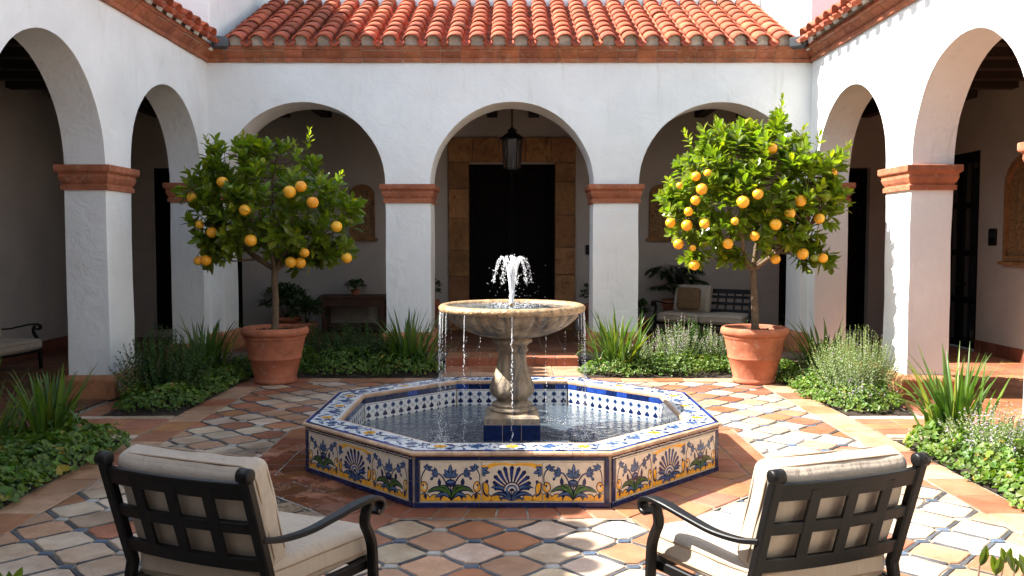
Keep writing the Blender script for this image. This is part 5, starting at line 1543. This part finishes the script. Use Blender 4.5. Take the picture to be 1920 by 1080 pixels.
herb(-2.9, 12.4, 'dark bush directly behind the left pot', .6, .36, 120, 41, mat='shrub', flower=0, needle=.04, name='evergreen_bush', group='dark bushes in the beds')
herb(-1.85, 12.2, 'dark bush between the left steps clump and the pot', .52, .36, 130, 42, mat='shrub', flower=0, needle=.04, name='evergreen_bush', group='dark bushes in the beds')
herb(2.55, 12.45, 'dark low bush behind the lavender on the right', .66, .4, 130, 43, mat='shrub', flower=0, needle=.04, name='evergreen_bush', group='dark bushes in the beds')
herb(3.3, 12.3, 'dark low bush behind the right pot', .60, .36, 120, 44, mat='shrub', flower=0, needle=.04, name='evergreen_bush', group='dark bushes in the beds')

# potted plants in the shade of the back gallery
def small_pot(x, y, z, rad, h, parent, mat='pot'):
    mb = MB(); mb.sm = True; mb.lathe((x, y, z), [(rad * .68, 0), (rad * .72, .01), (rad * .95, h * .8), (rad * 1.08, h * .82), (rad * 1.1, h * .98), (rad * .98, h), (rad * .92, h * .9)], 24); return mb.build('pot', M[mat], parent)
def bushy(x, y, z, h, rad, potr, poth, label, seed, n=320, size=.06, stand=False):
    root = empty('potted_plant', (x, y, z), 0, label, 'potted plant', 'potted plants in the back gallery')
    small_pot(x, y, z, potr, poth, root)
    r = random.Random(seed); mb = MB()
    for k in range(n):
        d = rdir(r, -.3); q = r.random() ** .4 * rad * (1 + .3 * noise.noise(d * 2 + Vector((seed, 0, 0)))); c = Vector((x, y, z + poth + h * .5)) + Vector((d.x * q, d.y * q, d.z * q * h / (2 * rad)))
        L = size * r.uniform(.6, 1.3); pts, F = leaf_pts(c, (d + rdir(r) * .8).normalized(), Vector((0, 0, 1)), L, L * .7, .1, .1)
        t = r.uniform(.5, 1.1); mb.col = (t, t, t); mb.add(pts, F)
    mb.col = (.5, .5, .5)
    for k in range(10):
        d = rdir(r, .2); mb.tube([(x, y, z + poth * .9), Vector((x, y, z + poth + h * .4)) + d * rad * .6], [.006, .003], 4)
    mb.build('foliage', M['shrub'], root); return root
bushy(-3.98, 15.4, .135, .55, .42, .24, .34, 'dark leafy plant in a pot between the left tree trunk and the console table', 51, 600, .09)
bushy(-3.55, 15.1, .135, .42, .30, .18, .26, 'lower dark leafy plant just left of the console table', 56, 360, .08)
bushy(-2.84, 15.85, .826, .16, .17, .09, .10, 'small leafy plant in a pot on top of the console table', 52, 200, .06)
bushy(-1.50, 15.55, .135, .38, .26, .20, .62, 'leafy plant in a tall pot beside the door, on its left', 53, 300, .07)
bushy(1.47, 15.5, .135, .36, .26, .20, .55, 'leafy plant in a tall pot beside the door, on its right', 54, 300, .07)
bushy(2.28, 15.6, .135, .28, .20, .16, .30, 'low leafy plant on the floor left of the shaded bench', 55, 200, .07)
pr = empty('potted_palm', (2.95, 15.75, .135), 0, 'dark potted palm with arching fronds behind the shaded bench', 'potted palm')
small_pot(2.95, 15.75, .135, .24, .62, pr)
r = random.Random(61); mb = MB(); mb.sm = False
for k in range(26):
    a = r.uniform(0, 2 * PI); out = r.uniform(.35, .68); up = r.uniform(.28, .85)
    if math.sin(a) > .3: out *= .5
    b0 = Vector((2.95, 15.70, .80)); tip = b0 + Vector((math.cos(a) * out, math.sin(a) * out * .8, up * .62)); mid = b0 + Vector((math.cos(a) * out * .45, math.sin(a) * out * .35, up * .95))
    sp = bez(b0, mid, tip, 12); mb.col = (.8, .8, .8); mb.tube(sp, [.007 - .005 * i / 12 for i in range(13)], 4)
    for i in range(3, 13):
        for s in (-1, 1):
            t = (sp[i] - sp[i - 1]).normalized(); sd = t.cross(Vector((0, 0, 1))).normalized() * s
            for e in (0, .5):
                c = sp[i - 1].lerp(sp[i], e); d = (sd + t * .9 - Vector((0, 0, .25))).normalized(); L = .20 * math.sin(PI * (i - 1.5) / 12.5) + .05
                pts, F = leaf_pts(c, d, Vector((0, 0, 1)), L, .020, .1, .2); tt = r.uniform(.6, 1.2); mb.col = (tt,) * 3; mb.add(pts, F)
mb.build('fronds', M['palm'], pr)

# foreground sprigs at the bottom corners: two shrubs growing in pots by the camera
def near_shrub(x, y, label, tips, seed):
    r = random.Random(seed); root = empty('leafy_shrub', (x, y, 0), 0, label, 'shrub', 'leafy shrubs near the viewer')
    small_pot(x, y, 0.012, .20, .36, root)
    tr = MB(); tr.sm = True; cr = MB()
    for (px, pyy, w) in tips:
        t = w2(px, pyy, w); mid = Vector((x, y, .36)).lerp(t, .55) + Vector((0, 0, .06)); sp = bez((x, y, .34), mid, t, 8)
        tr.tube(sp, [.007 - .005 * i / 8 for i in range(9)], 5)
        for i in range(3, 9):
            for s in (0, 1):
                a = r.uniform(0, 6.3); d = Vector((math.cos(a), math.sin(a), .9)).normalized()
                if i == 8: d = Vector((r.uniform(-.35, .35), r.uniform(-.3, .3), 1)).normalized()
                L = r.uniform(.035, .055); pts, F = leaf_pts(sp[i] - Vector((0, 0, .02)), d, Vector((0, -1, .2)), L, L * .42, .15, .1)
                tt = r.uniform(.5, .9); cr.col = (tt, tt, tt); cr.add(pts, F)
    tr.build('stem', M['bark'], root); cr.build('foliage', M['citrus'], root); return root
near_shrub(1.02, 1.95, 'dark leaf tips poking up at the bottom right corner', [(1838, 1045, 2.0), (1868, 1062, 1.95), (1905, 1058, 1.9), (1885, 1040, 2.05), (1925, 1065, 1.9)], 3)
near_shrub(-1.13, 1.95, 'single green leaf tip at the bottom left corner', [(4, 1100, 1.95), (24, 1088, 1.9)], 4)

# ------------------------------------------------------------------ small fittings
ln = empty('hanging_lantern', (0.0, 14.75, 4.0), 0, 'black iron lantern on a chain in the middle arch, before the dark door', 'lantern')
def lpx(y): return 1.8 - (y - 452) * 14.75 / 1640
zt, zb = lpx(262), lpx(318); cx = .0; cyy = 14.75
mb = MB()
for k in range(14):
    z = zt + .16 + k * (4.06 - zt - .16) / 14; a = (k % 2) * PI / 2
    pts = [Vector((cx + .016 * math.cos(t) * math.cos(a), cyy + .016 * math.cos(t) * math.sin(a), z + .030 * math.sin(t) + .015)) for t in [2 * PI * i / 8 for i in range(9)]]
    mb.tube(pts, .005, 4, cap=False)
mb.build('chain', M['metal'], ln)
mb = MB(); mb.sm = False
mb.lathe((cx, cyy, 0), [(.19, zt - .01), (.20, zt), (.185, zt + .012), (.13, zt + .07), (.075, zt + .10), (.07, zt + .13), (.095, zt + .135), (.05, zt + .165), (.015, zt + .19), (.02, zt + .20), (.003, zt + .21)], 6)
for k in range(12):
    a = 2 * PI * k / 12; mb.ball((cx + .19 * math.cos(a), cyy + .19 * math.sin(a), zt + .012), .013, 6, 4)
mb.build('roof_cap', M['metal'], ln)
mb = MB()
for k in range(6):
    a = 2 * PI * k / 6; mb.tube([(cx + .165 * math.cos(a), cyy + .165 * math.sin(a), zt), (cx + .14 * math.cos(a), cyy + .14 * math.sin(a), zb)], .010, 5)
mb.lathe((cx, cyy, 0), [(.03, zb - .07), (.06, zb - .055), (.12, zb - .02), (.155, zb - .015), (.155, zb + .01), (.13, zb + .012)], 6); mb.ball((cx, cyy, zb - .085), .022)
mb.build('frame', M['metal'], ln)
mb = MB(); mb.lathe((cx, cyy, 0), [(.135, zb + .01), (.158, zt - .004)], 6, cap=False); mb.build('glass', M['glass'], ln)
for k in range(3):
    a = 2 * PI * k / 3; mb = MB(); mb.sm = True; mb.lathe((cx + .045 * math.cos(a), cyy + .045 * math.sin(a), zb), [(.014, .01), (.014, .16), (.004, .165), (.007, .19), (.001, .215)], 8); mb.build('candle', M['fabric'], ln)

def niche(c, axis, w, h, label, depth=.06, name='framed_picture'):
    """arched frame with a carved panel; axis 'y' faces -Y, 'x' faces -X"""
    root = empty(name, c, 0, label, 'wall picture', 'arched pictures on the gallery walls')
    c = Vector(c); u = Vector((1, 0, 0)) if axis == 'y' else Vector((0, -1, 0)); f = Vector((0, -1, 0)) if axis == 'y' else Vector((-1, 0, 0)); z = Vector((0, 0, 1))
    def outline(w_, h_, lift=0):
        r_ = w_ / 2; pts = [(-r_, lift), (r_, lift)]; hs = h_ - r_ * .8
        for k in range(13):
            a = PI * k / 12; pts.append((r_ * math.cos(a), hs + r_ * .8 * math.sin(a)))
        return pts
    O = outline(w, h); I = outline(w - .14 * min(1, w), h - .09, .08)
    mb = MB(); n = len(O)
    def P(p, d): return c + u * p[0] + z * p[1] + f * d
    V = [P(p, .0) for p in O] + [P(p, depth) for p in O] + [P(p, depth) for p in I] + [P(p, .012) for p in I]; F = []
    for k in range(n):
        j = (k + 1) % n
        for l in range(3): F.append((l * n + k, l * n + j, (l + 1) * n + j, (l + 1) * n + k))
    mb.add(V, F); mb.build('frame', M['ochre'], root, fixn=True)
    mb = MB(); mb.box(c + f * (depth / 2 + .02) - z * .03, (w + .1 if axis == 'y' else depth + .04, depth + .04 if axis == 'y' else w + .1, .05), bev=.006); mb.build('sill', M['ochre'], root)
    mb = MB(); r = random.Random(int(c.x * 10)); mb.poly([P(p, .014) for p in I]); mb.build('picture', M['relief'], root)
    mb = MB(); mb.sm = True
    G = 40; V = []
    for j in range(G + 1):
        for i in range(G + 1):
            x = (i / G - .5) * w * .60; y = h * .12 + j / G * h * .66; e = max(0, 1 - abs(i / G * 2 - 1) ** 4) * max(0, 1 - abs(j / G * 2 - 1) ** 4)
            hh = abs(noise.noise(Vector((x * 9 / w + c.x, y * 6 / w, 1)))) * 1.0 + .35 * abs(noise.noise(Vector((x * 22 / w, y * 22 / w, 4))))
            V.append(P((x, y), .0152 + .035 * e * hh))
    mb.add(V, [(j * (G + 1) + i, j * (G + 1) + i + 1, (j + 1) * (G + 1) + i + 1, (j + 1) * (G + 1) + i) for j in range(G) for i in range(G)])
    mb.build('carving', M['relief'], root); return root
niche((-2.76, YR - .001, 1.86), 'y', .46, .98, 'small arched dark picture on the back wall, behind the left orange tree')
niche((2.76, YR - .001, 1.86), 'y', .46, .98, 'small arched dark picture on the back wall, half hidden by the right orange tree')
niche((XO - .001, 12.62, 1.50), 'x', 1.15, 1.58, 'large arched picture in a stone frame on the right gallery wall')
def wall_box(c, axis, w, h, label):
    c = Vector(c); mb = MB(); d = (w, .035, h) if axis == 'y' else (.035, w, h); mb.box(c, d, bev=.006)
    root = mb.build('intercom', M['metal'], None); tag(root, label, 'intercom')
    mb = MB(); f = Vector((0, -1, 0)) if axis == 'y' else Vector((-1, 0, 0)); d = (w * .6, .01, h * .35) if axis == 'y' else (.01, w * .6, h * .35); mb.box(c + f * .02 + Vector((0, 0, h * .18)), d, bev=.002); mb.build('screen', M['pane'], root)
    return root
wall_box((1.41, YR - .018, 1.64), 'y', .10, .18, 'little dark box on the wall just right of the main door')
wall_box((XO - .018, 13.55, 1.86), 'x', .20, .26, 'dark box on the right gallery wall between the glazed door and the picture')
# ------------------------------------------------------------------ camera, sun and sky
cam = bpy.data.cameras.new('camera'); co_ = bpy.data.objects.new('camera', cam); COL.objects.link(co_)
cam.lens = 30.75; cam.sensor_width = 36; cam.clip_end = 2000; cam.clip_start = .05
co_.location = (0, 0, 1.8); co_.rotation_euler = (PI / 2 - math.atan(88 / 1640), 0, 0)
scene.camera = co_
SUN = Vector((-1.0, .045, 1.02)).normalized()       # direction towards the sun
el = math.asin(SUN.z)
L = bpy.data.lights.new('sun', 'SUN'); L.energy = 5.0; L.angle = R(.5); L.color = (1.0, .955, .88)
so = bpy.data.objects.new('sun', L); COL.objects.link(so); so.rotation_euler = SUN.to_track_quat('Z', 'Y').to_euler(); so.location = (-10, 2, 12)
w = bpy.data.worlds.new('World'); scene.world = w; w.use_nodes = True; nt = w.node_tree
sky = nt.nodes.new('ShaderNodeTexSky'); sky.sky_type = 'NISHITA'; sky.sun_disc = False; sky.sun_elevation = el
sky.sun_rotation = math.atan2(SUN.x, SUN.y); sky.air_density = 1.0; sky.dust_density = 1.2; sky.ozone_density = 1.0
bg = nt.nodes['Background']; hs = nt.nodes.new('ShaderNodeHueSaturation'); hs.inputs['Saturation'].default_value = .7; hs.inputs['Hue'].default_value = .488; nt.links.new(sky.outputs[0], hs.inputs['Color']); nt.links.new(hs.outputs[0], bg.inputs[0]); bg.inputs[1].default_value = .112
scene.view_settings.view_transform = 'Standard'; scene.view_settings.look = 'None'; scene.view_settings.gamma = 1; scene.view_settings.use_curve_mapping = False
scene.view_settings.exposure = 1.88
scene.cycles.max_bounces = 8; scene.cycles.transparent_max_bounces = 8
